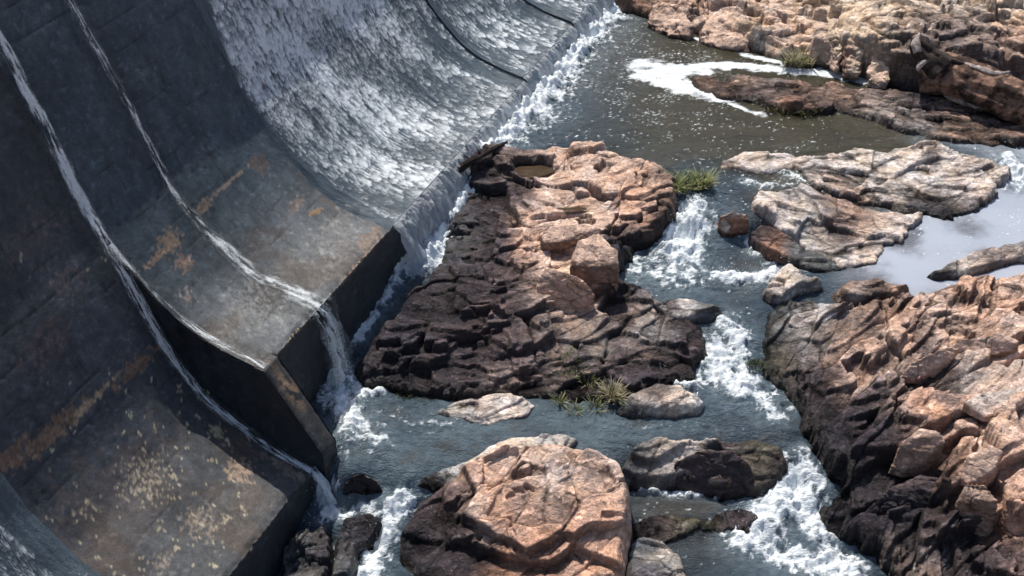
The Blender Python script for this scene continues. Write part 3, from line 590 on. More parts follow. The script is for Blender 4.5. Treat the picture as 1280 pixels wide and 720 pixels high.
def river():
    res = .026; x, y = np.meshgrid(np.arange(-6.2, 15.5, res), np.arange(8.2, 31, res))
    q = -((x-A0[0])*FL[0]+(y-A0[1])*FL[1]); keep = q < .25
    keep &= (x < 9.0+.46*(y-8))            # the outer right side lies under the bank
    z = Wf(x, y); f = np.zeros(x.shape); turb = np.zeros(x.shape); aer = np.zeros(x.shape)
    n1 = ridge(x*2.6, y*2.6, 801, 5, .6); n2 = fbm(x*9, y*9, 802, 4)
    for pts, r, st in STROKES:
        if st <= 0: continue
        P = [pick(u, v, 0.02) for u, v in pts]; R = r/ppm(P[0])
        P = [p[:2] for p in P]; bx = np.array(P); ex = R*2.6
        i0, i1 = [int(np.clip((v-x[0, 0])/res, 0, x.shape[1]-1)) for v in (bx[:, 0].min()-ex, bx[:, 0].max()+ex)]
        j0, j1 = [int(np.clip((v-y[0, 0])/res, 0, x.shape[0]-1)) for v in (bx[:, 1].min()-ex, bx[:, 1].max()+ex)]
        X = x[j0:j1, i0:i1]; Y = y[j0:j1, i0:i1]
        if X.size == 0: continue
        dm = np.full(X.shape, 1e9); al = np.zeros(X.shape); ac = np.zeros(X.shape); L0 = 0
        for a, b in zip(P[:-1], P[1:]):
            e = b-a; l = math.hypot(*e)+1e-9; t = np.clip(((X-a[0])*e[0]+(Y-a[1])*e[1])/l/l, 0, 1); dx = X-a[0]-e[0]*t; dy = Y-a[1]-e[1]*t; d = np.hypot(dx, dy)
            s = (dx*e[1]-dy*e[0])/l; m = d < dm; dm = np.where(m, d, dm); al = np.where(m, L0+t*l, al); ac = np.where(m, s, ac); L0 += l
        wob = fbm(X*2.5, Y*2.5, 811, 3)*.35
        g = np.exp(-((dm/R/1.18)*(1+wob))**2)*st
        if pts[0][1] < 150 and pts[0][0] > 795: tex = .45*fbm(X*1.6, Y*3, 815, 5)+.8*(ridge(X*2.2, Y*4.5, 816, 4)-.66)           # scum: calm, nearly solid
        else: tex = .55*fbm(al*2.0+wob, ac*8+wob*3, 812, 4)+.9*(ridge(X*3.2+wob, Y*3.2, 813, 5, .7)-.6)*1.5+.35*fbm(X*13, Y*13, 814, 3); turb[j0:j1, i0:i1] = np.maximum(turb[j0:j1, i0:i1], np.clip(g, 0, 1))
        tex = tex+.55*sst(.80, .97, ridge(al*1.6+wob+7, ac*5+wob*2, 817, 3))*np.clip(1-g, 0, 1)
        ff = sst(.16, .98, g+tex*np.clip(g*2.2, 0, 1)*(1.15-.45*np.clip(g, 0, 1)))*1.0
        f[j0:j1, i0:i1] = np.maximum(f[j0:j1, i0:i1], ff); aer[j0:j1, i0:i1] = np.maximum(aer[j0:j1, i0:i1], np.exp(-(dm/R/1.7)**2)*min(st, 1.)) if pts[0][1] > 150 or pts[0][0] < 795 else aer[j0:j1, i0:i1]
    # boiling white water where the sheet lands along the toe
    sT = (x-A0[0])*T[0]+(y-A0[1])*T[1]; land = .24+.32*np.clip(-z, 0, 1)+.12*fbm(x*1.3, y*1.3, 850, 3); tm = np.exp(-((-q-land)/.25)**2)*sst(3.3, 3.9, sT)
    tn = fbm(x*3.5, y*3.5, 851, 5, .6); f = np.maximum(f, sst(.2, .8, tm*1.15+.8*tn*np.clip(tm*2, 0, 1))); turb = np.maximum(turb, tm)
    z = z+tm*(.10+.16*fbm(x*4.5, y*4.5, 852, 4))
    # turbulence height
    z = z+turb*(.12*fbm(x*2.6, y*2.6, 821, 4)+.09*ridge(x*4.5, y*4.5, 822, 4)+.05*n2)+f*turb*.03
    # calm ripples
    C = blobcol(x, y, WB, k=2.0, warp=.35, seed=900); calm = 1-.9*sst(.1, .4, C.mean(-1))
    z = z+(.013*fbm(x*2.5, y*6, 823, 3)+.011*fbm(x*6, y*14, 824, 3))*calm
    # drifting foam flecks on the pool, with its glitter painted in as white too
    F1, F2, ID, _, _ = worley(x*13+fbm(x*3, y*3, 831, 2), y*19, 833)
    dn = np.zeros(x.shape)
    for u, v, r, s in [(770,60,70,.55),(850,55,60,.6),(800,100,70,.6),(740,110,60,.35),(900,100,60,.45),(900,150,90,.28),(700,100,40,.4),(1040,160,60,.16),(680,150,50,.3),(780,160,60,.2),(960,215,45,.6),(1010,228,35,.8),(820,330,40,.55),(900,365,40,.2),(1200,300,60,.2),(1250,260,50,.3),(850,640,60,.22),(1000,175,90,.10),(950,60,40,.3)]:
        p = pick(u, v); R = r/ppm(p); dn += s*np.exp(-((x-p[0])**2+((y-p[1])*.7)**2)/R**2)
    dn = np.clip(dn, 0, .85)*(1+.8*fbm(x*1.2, y*1.2, 835, 3))
    fl = (R3[ID] < dn*.75*np.clip(.8+2.2*fbm(x*1.6, y*2.6, 838, 3), 0, 1.6))*sst(.42, .12, F1/(.45+.9*R4[ID]))*(.4+.6*R1[(ID*5) & 65535]); f = np.maximum(f, fl*.85)
    # lacy edge where water touches stone, long drift lines
    lace = sst(.62, .80, n1)*.0
    C = C*(1+calm*(.30*fbm(x*1.5, y*3.5, 841, 4)+.15*n2))[..., None]
    bedk = (sst(.12, .5, fbm(x*1.1, y*1.5, 861, 5, .6))*.55*calm*sst(-.3, -.7, z))[..., None]; C = C*(1-bedk)+np.array((.050, .042, .034))*bedk
    ae = (np.clip(np.maximum(aer, tm), 0, 1)*(.62+.5*n2))[..., None]; C = C*(1-.7*ae)+np.array((.26, .33, .37))*.7*ae
    Fq = gridF(*x.shape, keep=keep); V = np.stack([x, y, z], -1).reshape(-1, 3)
    V, Fq, C, f = compact(V, Fq, C.reshape(-1, 3), f.ravel())
    me = mesh_np('river_water', V, Fq); setcol(me, C, .85-.72*sst(.1, .4, C.mean(1))); setfoam(me, f)
    tag(link('river_water', me, M_WATER), kind='structure')
river()

# ground sheet under everything, out to the horizon
def ground():
    g = np.concatenate([np.linspace(-400, -30, 12), np.linspace(-26, 40, 133), np.linspace(46, 500, 14)])
    x, y = np.meshgrid(g, g); W = Wf(x, y); q = -((x-A0[0])*FL[0]+(y-A0[1])*FL[1])
    z = W-.7+fbm(x*.4, y*.4, 5, 4)*.1
    out = np.maximum(sst(27, 36, y), sst(0, 6, x-(9.3+.46*(y-8)))); z = z+out*1.6+fbm(x*.15, y*.15, 8, 5)*1.2*out
    z = np.where(q > 1.5, np.minimum(z, -3.), z)
    C = np.array(PAL['brown'])*(1+.4*fbm(x*.8, y*.8, 9, 4))[..., None]
    me = mesh_np('ground', np.stack([x, y, z], -1).reshape(-1, 3), gridF(*x.shape)); setcol(me, C.reshape(-1, 3), np.full(x.size, .9))
    tag(link('ground', me, M_ROCK), kind='structure')
ground()

# ============================================================ ROCK OUTCROPS
outcrop('rock_outcrop', 'long dark and tan rock island between the dam toe and the cascades', 'rock island',
 [(582,205,.05),(600,190,.15),(640,180,.25),(690,176,.3),(740,178,.3),(790,193,.3),(830,208,.3),(848,228,.2),(846,262,.05),(842,285),(818,306),(790,318),(776,345),(780,368),(815,378),(850,392),(880,408),(882,440),(868,462),(872,480),
  (800,494),(760,505),(700,500),(640,497),(560,500),(500,497),(455,487),(443,465),(462,432,.15),(488,398,.25),(508,370,.25),(532,345,.25),(550,322,.25),(556,298,.22),(558,274,.2),(578,254,.18),(584,228,.15)],
 [(600,215,.22),(650,195,.3),(700,185,.38),(760,195,.45),(820,222,.42),(600,240,.22),(660,225,.25),(720,225,.55),(780,240,.55),(825,250,.4),(590,285,.3),(640,285,.45),(700,270,.62),(750,262,.62),(795,285,.35),(560,320,.25),(600,340,.5),(660,330,.55),(700,340,.5),
  (530,375,.4),(600,390,.5),(660,390,.5),(500,415,.42),(560,420,.52),(640,425,.45),(700,400,.4),(760,385,.12),(470,460,.28),(560,458,.32),(640,460,.25),(720,435,.3),(800,415,.28),(850,430,.22),(820,455,.12),(720,478,.07),(620,485,.1),(520,480,.15),(860,395,.1)],
 [(600,210,35,'dk2'),(640,195,30,'mid'),(660,215,25,'plum'),(610,250,45,'dark'),(700,190,26,'tan'),(740,200,32,'tan'),(790,215,32,'tan'),(830,235,25,'brown'),(740,235,28,'tan'),(790,255,25,'org'),(690,235,20,'tan'),(650,260,35,'plum'),(700,275,28,'tan'),(740,270,22,'tan'),(670,300,22,'tan',.8),
  (560,300,35,'slate',.8),(600,310,40,'dk2'),(620,340,35,'plum'),(570,370,50,'dark'),(640,370,35,'plum'),(660,320,18,'org',.7),(690,350,24,'tan'),(680,380,20,'mid'),(500,420,50,'dark'),(560,420,50,'dk2'),(620,420,40,'plum'),(680,400,25,'mid'),(700,385,14,'tan',.8),(730,400,22,'brown'),(770,395,20,'dk2'),
  (480,460,40,'dark'),(560,465,40,'dk2'),(640,450,30,'plum'),(620,480,20,'mid',.6),(700,430,30,'mid'),(740,425,22,'grey',.8),(730,445,25,'dk2'),(800,420,25,'mid'),(820,410,15,'grey',.7),(850,435,30,'dk2'),(800,450,30,'dark'),(760,475,25,'plum'),(820,480,25,'dk2'),(820,290,30,'dark'),(800,330,30,'dark')],
 pits=((667,214,.22,.33,.24,0),(712,262,.45,.26,.09,0)), ang=.15, fr=((.75, 2.6, .17, .6), (.26, 2.8, .03, .5), (.1, 2., .008, .4)), seed=3, res=.014, jag=.12, facet=1.05, tilt=.8, terr=(.11, .85))
outcrop('rock_outcrop', 'wide fractured reddish rock bank filling the lower right corner beside the cascade', 'rock bank',
 [(958,398),(975,386),(1010,380),(1045,390),(1080,388),(1112,374),(1150,378),(1200,364),(1290,356),(1560,345),(1560,900),(1150,900),(1125,760),(1112,722),(1090,695),(1035,668),(1022,645),(1050,612),(1030,585),(1012,562),(1000,522),(985,492),(962,472),(948,440)],
 [(1000,400,.12),(985,440,.25),(1030,430,.35),(1060,410,.35),(1060,460,.5),(1120,410,.4),(1200,390,.42),(1270,380,.35),(1280,420,.55),(1020,490,.3),(1040,530,.4),(1030,560,.22),(1100,490,.65),(1180,460,.7),(1260,470,.8),(1090,550,.55),(1150,520,.85),(1210,530,1.0),(1270,520,1.05),
  (1070,610,.22),(1050,640,.12),(1130,600,.45),(1180,620,.55),(1240,590,1.05),(1285,600,1.1),(1090,665,.1),(1150,670,.12),(1200,690,.08),(1180,655,.2),(1250,680,.35),(1285,680,.6),(1400,500,1.3),(1400,700,1.2),(1250,760,.2)],
 [(975,400,25,'slate'),(1010,395,22,'grey'),(1060,400,30,'mid'),(1020,420,25,'grey'),(1100,390,30,'brown'),(1150,390,25,'mid'),(1200,380,30,'brown'),(1260,375,30,'brown'),(970,440,25,'olive',.6),(1000,450,30,'plum'),(1050,440,25,'mid'),(1060,460,20,'org',.9),(1090,430,25,'brown'),(1130,420,25,'org',.8),(1180,410,30,'tan',.9),(1240,410,35,'org'),(1270,430,30,'tan'),
  (1100,460,25,'tan',.9),(1150,450,25,'mid'),(1190,450,22,'tan'),(1230,460,30,'org',.8),(1010,490,30,'dk2'),(1050,500,30,'plum'),(1060,485,14,'tan',.7),(1110,500,28,'mid'),(1160,490,28,'dk2'),(1200,490,22,'grey'),(1260,490,35,'pale'),(1230,500,25,'pale'),(1040,540,30,'dark'),(1090,540,30,'dk2'),(1120,530,18,'mid'),(1150,545,22,'org'),(1200,530,22,'dk2'),(1210,520,14,'tan'),(1260,530,30,'tan'),(1240,560,28,'tan'),(1190,570,22,'org'),
  (1060,600,30,'dark'),(1110,600,35,'dk2'),(1160,600,30,'dk2'),(1190,610,25,'brown'),(1230,600,25,'tan'),(1270,600,30,'org'),(1230,640,25,'brown'),(1270,650,28,'org'),(1060,650,35,'dark'),(1120,650,35,'dark'),(1170,670,35,'dark'),(1230,690,30,'dark'),(1270,700,25,'plum'),(1150,710,25,'mid',.5),(1400,500,100,'tan'),(1400,700,90,'brown')],
 ang=.62, bed=.32, fr=((.62, 3.0, .19, .7), (.24, 2.8, .05, .6), (.09, 1.8, .012, .5)), seed=5, res=.015, jag=.16, facet=1.05, tilt=.9, terr=(.13, .85))
outcrop('rock_outcrop', 'sunlit blocky tan rock bank along the far shore of the foam pool', 'rock bank',
 [(742,-8),(762,16),(800,21),(840,36),(880,44),(920,57),(960,71),(1000,80),(1040,86),(1080,98),(1112,110),(1160,118),(1300,132),(1600,150),(1700,-150),(1300,-190),(700,-190),(728,-40)],
 [(770,5,.3),(800,8,.3),(850,24,.3),(850,5,.5),(900,38,.3),(900,18,.5),(950,55,.3),(950,32,.6),(1000,62,.4),(1000,35,.75),(1050,68,.6),(1060,40,.95),(1100,80,.8),(1100,40,1.1),(1150,90,.6),(1160,40,1.15),(1220,60,1.1),(1260,100,.5),(1280,50,1.2),(900,-20,.8),(1000,-10,.9),(1100,0,1.2),(1280,0,1.4),(1000,-80,1.3),(1300,-90,1.7),(800,-80,1.),(1500,50,1.4)],
 [(770,5,30,'brown'),(800,-5,30,'rust',.7),(830,20,30,'brown'),(880,25,30,'tan'),(920,20,35,'tan'),(940,45,25,'gold',.8),(970,40,30,'tan'),(1000,30,40,'gold'),(1000,65,20,'tan'),(1050,50,35,'gold'),(1080,20,35,'cream'),(1100,70,30,'gold'),(1130,30,40,'gold'),(1120,90,20,'mid'),(1150,80,25,'mid'),(1180,30,40,'cream'),(1230,50,40,'gold'),(1270,30,40,'gold'),(1200,90,30,'mid'),(1260,100,30,'brown'),(1000,0,40,'tan'),(900,-5,30,'tan'),(1100,-10,50,'gold'),(1250,-10,50,'tan'),(850,5,22,'tan')],
 ang=-.35, fr=((.95, 1.8, .22, .7), (.38, 1.5, .10, .6), (.13, 1.4, .04, .5)), seed=8, res=.022, w=.2, terr=(.17, .7), facet=.9, tilt=1.0, bed=.05, wet=.1)
outcrop('rock_outcrop', 'low brown rock spit reaching into the white foam below the log', 'rock spit',
 [(858,99),(880,96),(930,95,.1),(980,98,.1),(1020,100,.15),(1060,106,.15),(1100,110,.15),(1150,118,.15),(1300,130,.2),(1420,150),(1400,200),(1290,186),(1230,180),(1170,176),(1120,163),(1082,151),(1060,142),(1030,144),(980,141),(940,131),(905,124),(878,114)],
 [(880,104,0.048),(915,112,0.108),(950,115,0.132),(985,112,0.084),(1000,125,0.168),(1040,125,0.180),(1080,128,0.150),(1120,140,0.120),(1160,135,0.168),(1200,150,0.156),(1240,155,0.192),(1280,160,0.192),(1180,165,0.060),(1360,170,0.240),(1220,172,0.060),(930,125,0.048),(1060,138,0.060)],
 [(880,105,25,'brown'),(920,105,25,'brown'),(940,120,20,'dk2'),(970,105,25,'mid'),(1000,125,28,'rust',.7),(1030,130,25,'dk2'),(1050,115,25,'brown'),(1090,120,25,'mid'),(1110,145,25,'mid'),(1080,140,18,'grey'),(1150,130,25,'dk2'),(1150,155,28,'grey',.8),(1200,140,28,'brown'),(1200,165,28,'brown'),(1250,150,30,'plum'),(1280,170,30,'brown')],
 ang=-.1, fr=((.6, 2., .14, .6), (.22, 1.8, .06, .5)), seed=12, res=.02, w=.14, jag=.18, terr=(.09, .8))
outcrop('rock_ledge', 'broad pale pitted rock ledge between the pool and the glassy right pool', 'rock ledge',
 [(984,201),(1030,196),(1070,188),(1110,190),(1160,187),(1200,195),(1240,207),(1262,222),(1244,245),(1225,262),(1180,272),(1130,271),(1095,259),(1060,250),(1030,238),(1004,224),(988,212)],
 [(1040,208,0.060),(1080,205,0.098),(1130,205,0.150),(1180,212,0.165),(1230,222,0.105),(1120,230,0.150),(1170,235,0.203),(1210,240,0.150),(1080,232,0.053),(1150,255,0.112),(1100,245,0.075)],
 [(1040,210,30,'pale'),(1090,200,30,'cream'),(1140,205,35,'pale'),(1200,205,30,'pale'),(1100,220,30,'pale'),(1180,225,30,'cream'),(1230,225,25,'pale'),(1130,235,22,'grey'),(1165,250,20,'dark',3.),(1140,262,22,'dark',3.),(1195,262,22,'dark',2.),(1210,245,18,'mid'),(1080,240,20,'brown'),(1170,198,8,'dk2',.9),(1050,225,18,'brown',.7)],
 ang=.1, fr=((.8, 2.4, .07, .6), (.3, 2., .03, .6)), seed=15, res=.016, w=.2, jag=.28, terr=(.05, .8), wet=.10)
outcrop('rock_ledge', 'small pale rock shelf just breaking the surface at the pool outlet', 'rock ledge',
 [(898,203),(930,191),(972,192),(1000,200),(990,212),(962,219),(925,213),(902,211)], [(930,202,.07),(965,203,.09),(985,205,.05)],
 [(930,200,25,'pale'),(960,205,20,'grey'),(985,202,18,'pale'),(915,206,14,'brown')], fr=((.5, 2., .03, .5), (.2, 2., .02, .5)), seed=17, res=.02, wet=.03, terr=(.04, .4))
outcrop('rock_ledge', 'sloping pale slab with a grey hollow to the right of the upper cascade', 'rock ledge',
 [(943,248,.05),(962,239,.05),(1000,238,.05),(1050,250,.05),(1095,262,.05),(1150,272),(1135,286),(1130,300),(1112,316),(1090,331),(1050,336),(1020,326),(1000,312),(980,302),(960,282),(948,264)],
 [(965,255,0.160),(1000,262,0.176),(1050,272,0.192),(1100,282,0.160),(975,280,0.160),(1000,290,0.128),(1030,300,0.096),(1060,310,0.096),(1090,315,0.064),(1040,325,0.056),(1120,290,0.096)],
 [(960,255,20,'pale'),(1000,258,22,'grey'),(1030,268,25,'mid'),(1070,280,28,'brown'),(1110,295,22,'pale'),(980,275,18,'pale'),(1010,290,22,'grey',1.3),(1035,300,20,'grey',1.2),(1000,300,14,'cream'),(1050,320,24,'pale'),(1085,312,20,'pale'),(1060,290,14,'dk2')],
 ang=-.5, fr=((.7, 2.2, .07, .6), (.25, 2., .04, .6)), seed=19, res=.016, w=.13, jag=.22, terr=(.06, .5), wet=.06)
outcrop('rock_ledge', 'dark wet angular shelf below the pale slab at the upper cascade', 'rock ledge',
 [(935,298,.1),(950,284,.15),(975,288,.2),(1000,302,.15),(1040,325,.05),(1050,338),(1010,340),(985,333),(955,324),(938,312)], [(955,300,.25),(975,305,.24),(1000,318,.14),(1025,330,.06)],
 [(950,298,18,'dk2'),(968,310,16,'rust',.9),(990,312,20,'slate'),(1020,328,20,'slate')], ang=-.5, fr=((.4, 1.6, .08, .6),), seed=20, res=.016, w=.08, terr=(.08, .3), wet=.05)
outcrop('rock_ledge', 'thin flat rock tongue lying in the glassy pool at the right edge', 'rock ledge',
 [(1158,347),(1185,333),(1220,320),(1260,313),(1300,308),(1420,300),(1420,320),(1300,326),(1250,336),(1205,349),(1172,352)], [(1200,337,.1),(1230,328,.16),(1270,320,.2),(1300,318,.2),(1400,310,.3)],
 [(1190,340,20,'grey'),(1220,330,18,'pale'),(1250,325,16,'mid'),(1280,318,18,'grey'),(1180,346,12,'dk2')], ang=.3, fr=((.4, 2., .06, .6), (.18, 2., .03, .6)), seed=21, res=.018, w=.12, wet=.05, terr=(.06, .4))
outcrop('rock', 'pale sharp-edged rock slab standing in the channel left of the glassy pool outflow', 'rock',
 [(953,372),(965,352),(985,334,.15),(1005,342,.2),(1032,348,.15),(1030,364),(1000,372),(985,380),(962,382)], [(975,358,.2),(990,348,.32),(1012,352,.25),(1000,365,.14)],
 [(975,360,20,'pale'),(1000,350,18,'cream'),(1015,358,14,'grey'),(965,375,12,'dk2')], ang=.5, fr=((.4, 1.5, .10, .8), (.16, 1.5, .03, .6)), seed=23, res=.014, w=.1, wet=.05, terr=(.07, .3))
outcrop('rock', 'low brown humped rock beside the pale slab at the glassy pool outlet', 'rock',
 [(1040,372),(1060,358),(1085,352,.1),(1115,358,.1),(1134,370),(1120,384),(1080,386),(1045,384)], [(1065,367,.16),(1090,363,.24),(1115,368,.18)],
 [(1060,368,16,'brown'),(1090,362,20,'mid'),(1115,368,14,'brown'),(1060,378,12,'grey')], ang=.2, fr=((.4, 1.8, .05, .6), (.15, 2, .02, .5)), seed=25, res=.014, w=.14, wet=.06)
outcrop('rock', 'wet wedge of rock with a pale lit facet just under the island boulders', 'rock',
 [(815,396),(828,380,.05),(850,374,.1),(885,382,.05),(906,398),(885,405),(840,407)], [(840,388,.15),(860,385,.22),(885,392,.12)],
 [(835,390,14,'dk2'),(858,388,15,'grey',1.3),(885,396,15,'slate')], ang=.1, fr=((.35, 1.4, .07, .9),), seed=27, res=.012, w=.1, wet=.05, terr=(.05, .2))
outcrop('rock_ledge', 'dark grey rock ledge with a smooth rounded hump below the middle pool', 'rock ledge',
 [(772,598),(785,568,.05),(812,553,.1),(850,552,.1),(900,553,.1),(945,551,.08),(978,560,.05),(988,588),(978,612),(940,624),(900,624),(850,614),(805,614),(780,612)],
 [(800,580,.22),(820,562,.2),(860,562,.25),(850,580,.24),(890,580,.25),(920,580,.25),(945,568,.25),(965,578,.25),(905,600,.3),(930,605,.2),(820,600,.12),(965,600,.15)],
 [(830,560,24,'cream',3.),(862,558,20,'pale',3.),(800,575,18,'slate'),(820,595,25,'dark'),(885,575,18,'grey'),(915,580,25,'plum'),(900,605,25,'dk2'),(945,565,20,'olive',.7),(968,580,20,'dk2'),(850,600,22,'dark')],
 ang=0, fr=((.7, 1.8, .06, .6), (.2, 2., .015, .5)), seed=29, res=.014, w=.16, wet=.07, terr=(.1, .15))
outcrop('rock_ledge', 'submerged olive-brown rock sill crossing the lower right pool', 'rock ledge',
 [(780,655),(830,646),(880,644),(940,642),(948,655),(905,666),(850,676),(790,684)], [(820,662,.03),(870,658,.045),(920,652,.03),(800,672,.03)],
 [(820,660,22,'dk2'),(870,657,22,'olive'),(910,652,16,'dk2'),(850,670,18,'mid')], fr=((.5, 2.5, .03, .5),), seed=31, res=.014, w=.1, jag=.2, wet=.05, terr=(.05, .3))
outcrop('rock', 'dark rounded wet rock at the bottom edge right of the orange boulder', 'rock',
 [(782,685),(800,672),(830,682),(852,705),(862,740),(780,750)], [(800,690,.15),(825,700,.2),(830,730,.25)],
 [(800,690,20,'slate'),(830,705,20,'grey',.8),(820,730,25,'dk2')], fr=((.5, 1.6, .07, .7),), seed=33, res=.014, w=.14, wet=.05)
outcrop('rock', 'dark wet rocks splashed at the foot of the left spillway toe', 'rock',
 [(352,700),(375,682),(405,676),(418,690),(412,720),(400,760),(350,760)], [(375,705,.25),(400,695,.3),(390,730,.3)],
 [(375,705,30,'slate'),(400,700,20,'dk2')], fr=((.35, 1.4, .14, .8), (.14, 1.4, .03, .6)), seed=35, res=.014, w=.12, wet=.05)
outcrop('rock', 'black jagged rock splitting the small falls left of the orange boulder', 'rock',
 [(430,655),(455,648),(478,660),(470,680),(450,695),(440,740),(415,740),(418,690)], [(450,668,.2),(440,700,.3),(430,725,.3)],
 [(450,670,30,'dark'),(440,700,30,'slate',.5)], fr=((.3, 1.4, .12, .8),), seed=36, res=.014, w=.1, wet=.05)
outcrop('rock', 'flat cream rock awash at the near edge of the dark island', 'rock',
 [(545,516),(565,502),(600,494),(640,494),(668,508),(655,521),(610,529),(562,524)], [(580,510,.06),(620,506,.09),(645,510,.06),(600,520,.04)],
 [(570,512,18,'grey'),(605,512,20,'cream'),(640,508,18,'pale'),(600,500,12,'mid')], fr=((.5, 2., .03, .5),), seed=37, res=.012, w=.1, wet=.025, terr=(.03, .3))
outcrop('rock', 'low rounded rock with a pale top beside the dry grass clump', 'rock',
 [(768,518),(785,498),(818,487,.05),(858,492,.05),(882,508),(872,519),(825,525),(785,524)], [(800,508,.13),(830,500,.2),(858,506,.15)],
 [(825,505,18,'pale'),(850,508,14,'cream'),(795,510,15,'slate'),(820,492,12,'dk2')], fr=((.5, 1.6, .04, .5),), seed=38, res=.012, w=.16, wet=.05, terr=(.06, .1))
outcrop('rock_ledge', 'smooth pale ledge behind the orange boulder at the pool lip', 'rock ledge',
 [(522,608),(545,590),(588,575),(612,560),(650,549),(700,545),(722,553),(700,572),(620,590),(570,606),(540,614)], [(560,597,.07),(600,578,.1),(640,562,.1),(690,555,.1)],
 [(560,595,18,'grey'),(610,572,20,'pale'),(650,558,20,'cream'),(695,552,18,'grey'),(540,608,12,'dark')], fr=((.5, 2., .03, .5),), ang=.4, seed=39, res=.014, w=.1, wet=.035, terr=(.05, .2))
outcrop('boulder', 'big orange boulder with a sunlit flat top and cracked dark front in the foreground', 'boulder',
 [(500,668),(522,628,.1),(548,602,.2),(580,582,.3),(620,564,.3),(690,555,.38),(745,566,.38),(778,590,.3),(790,640,.05),(788,690),(780,735),(700,775),(600,775),(530,730),(498,700)],
 [(545,625,0.280),(600,595,0.496),(640,578,0.528),(690,572,0.528),(745,585,0.576),(770,605,0.640),(772,632,0.680),(730,625,0.736),(680,625,0.760),(640,640,0.784),(700,650,0.736),(750,655,0.680),(600,625,0.600),(560,655,0.400),(600,665,0.640),(530,670,0.160),(545,700,0.240),(590,700,0.400),(650,690,0.600),(700,690,0.560),(750,695,0.520),(650,740,0.280),(740,740,0.240),(520,700,0.064)],
 [(540,620,25,'plum'),(580,600,20,'brown'),(620,580,22,'tan'),(700,568,22,'brown'),(745,580,18,'mid'),(660,600,30,'tan'),(720,605,35,'tan'),(680,630,35,'pale',.8),(750,630,28,'tan'),(610,630,22,'org'),(570,650,22,'dk2'),(600,660,16,'tan'),(640,670,30,'org',.8),(590,690,25,'dark'),(700,680,35,'rust'),(760,680,25,'org'),(650,720,40,'rust'),(740,720,35,'org',.8),(530,680,22,'dark')],
 ang=.45, bed=.1, fr=((.85, 1.6, .06, .5), (.32, 2.6, .02, .5)), seed=41, res=.011, w=.26, terr=(.2, .35), facet=1.3, tilt=.35, jag=.05)

# ============================================================ BOULDERS (hulls through their visible corners)
def B(*a, **k): return boulder('boulder', *a, **k)
B('smooth round-backed dark boulder sitting on the grey ledge below the middle pool', 'boulder', [(838,600,.12),(842,576,.34),(872,562,.5),(915,560,.55),(940,580,.45),(946,606,.12),(905,624,.02),(855,616,.05)], 'grey', 'dk2', seed=66, rnd=16, amp=.012, top='plum', wet=.1)
B('pink slab-topped boulder, the upper of two wedged on the island', 'boulder', [(712,332,.75),(722,300,.95),(748,290,.98),(772,312,.95),(774,330,.85),(770,334,.7),(740,336,.75),(716,322,.85),(716,345,.35),(745,365,.25),(772,362,.25)], 'tan', 'brown', seed=51, rnd=5, wet=.02)
B('rounded orange boulder overhanging the ledge, the lower of two on the island', 'boulder', [(672,345,.75),(680,332,.85),(705,338,.9),(732,350,.8),(744,365,.6),(740,388,.3),(715,396,.25),(685,385,.3),(675,372,.45),(668,365,.55)], 'tan', 'org', seed=52, rnd=10, wet=.02)
B('flat tan block lying just above the two wedged island boulders', 'boulder', [(675,292,.75),(690,282,.8),(735,278,.85),(752,284,.85),(748,298,.7),(700,302,.7),(680,305,.65)], 'tan', 'brown', seed=53, rnd=4, amp=.015, wet=.02)
B('small round-topped rock in the upper cascade', 'boulder', [(896,282,.15),(898,268,.3),(915,261,.4),(935,266,.38),(938,278,.25),(930,292,.05),(905,296,.05)], 'grey', 'rust', seed=54, rnd=12, top='pale', wet=.12)
B('little reddish rock at the lip of the lower left falls', 'boulder', [(428,605,.1),(438,594,.25),(455,590,.28),(472,598,.2),(480,612,.05),(460,628,-.1),(432,628,-.1)], 'brown', 'dark', seed=55, rnd=12, top='brown', wet=.1)
B('lens-shaped orange rock leaning in the right bank above the dark hollow', 'boulder', [(1112,585,.5),(1125,552,.9),(1150,535,1.0),(1175,540,1.0),(1182,552,.9),(1160,572,.75),(1130,590,.55)], 'tan', 'brown', seed=56, rnd=6, wet=.02)
B('dark smooth sloping boulder at the water edge of the right bank', 'boulder', [(1085,655,.15),(1080,640,.3),(1110,608,.6),(1150,590,.7),(1185,598,.7),(1192,620,.55),(1180,650,.2),(1130,662,.1)], 'dk2', 'dark', seed=57, rnd=10, top='plum', wet=.05)
B('upright block with a sunlit orange face low in the right bank', 'boulder', [(1196,668,.2),(1198,625,.75),(1206,603,.95),(1232,604,1.),(1248,625,.9),(1244,650,.5),(1230,680,.1)], 'tan', 'brown', seed=58, rnd=4, amp=.025, wet=.02)
B('squat orange block at the right edge beneath the bank crest', 'boulder', [(1255,650,.6),(1258,622,.9),(1285,612,1.),(1310,625,1.),(1310,670,.5),(1262,672,.4)], 'org', 'rust', seed=59, rnd=4, amp=.025, wet=.02)
B('pale flat plate of rock at the top edge of the right bank beside the outflow', 'rock', [(985,405,.2),(992,392,.3),(1025,384,.32),(1048,390,.3),(1030,404,.26),(1000,412,.18)], 'pale', 'grey', seed=63, rnd=3, amp=.012, wet=.03)
B('slim tan slab leaning on the upper right bank near the frame edge', 'rock', [(1185,440,.6),(1195,425,.72),(1250,415,.78),(1275,425,.75),(1262,440,.62),(1215,450,.55)], 'tan', 'brown', seed=64, rnd=3, amp=.02, wet=.02)
B('long orange fin of rock on the upper slope of the right bank', 'rock', [(1125,470,.6),(1140,450,.75),(1185,432,.82),(1200,436,.78),(1180,458,.62),(1145,476,.55)], 'tan', 'org', seed=65, rnd=3, amp=.022, wet=.02)
B('pale rounded stone at the bottom edge of the right bank', 'boulder', [(1135,712,.15),(1145,695,.3),(1175,690,.32),(1190,705,.2),(1175,730,.1),(1145,735,.1)], 'grey', 'dk2', seed=60, rnd=10, wet=.06)
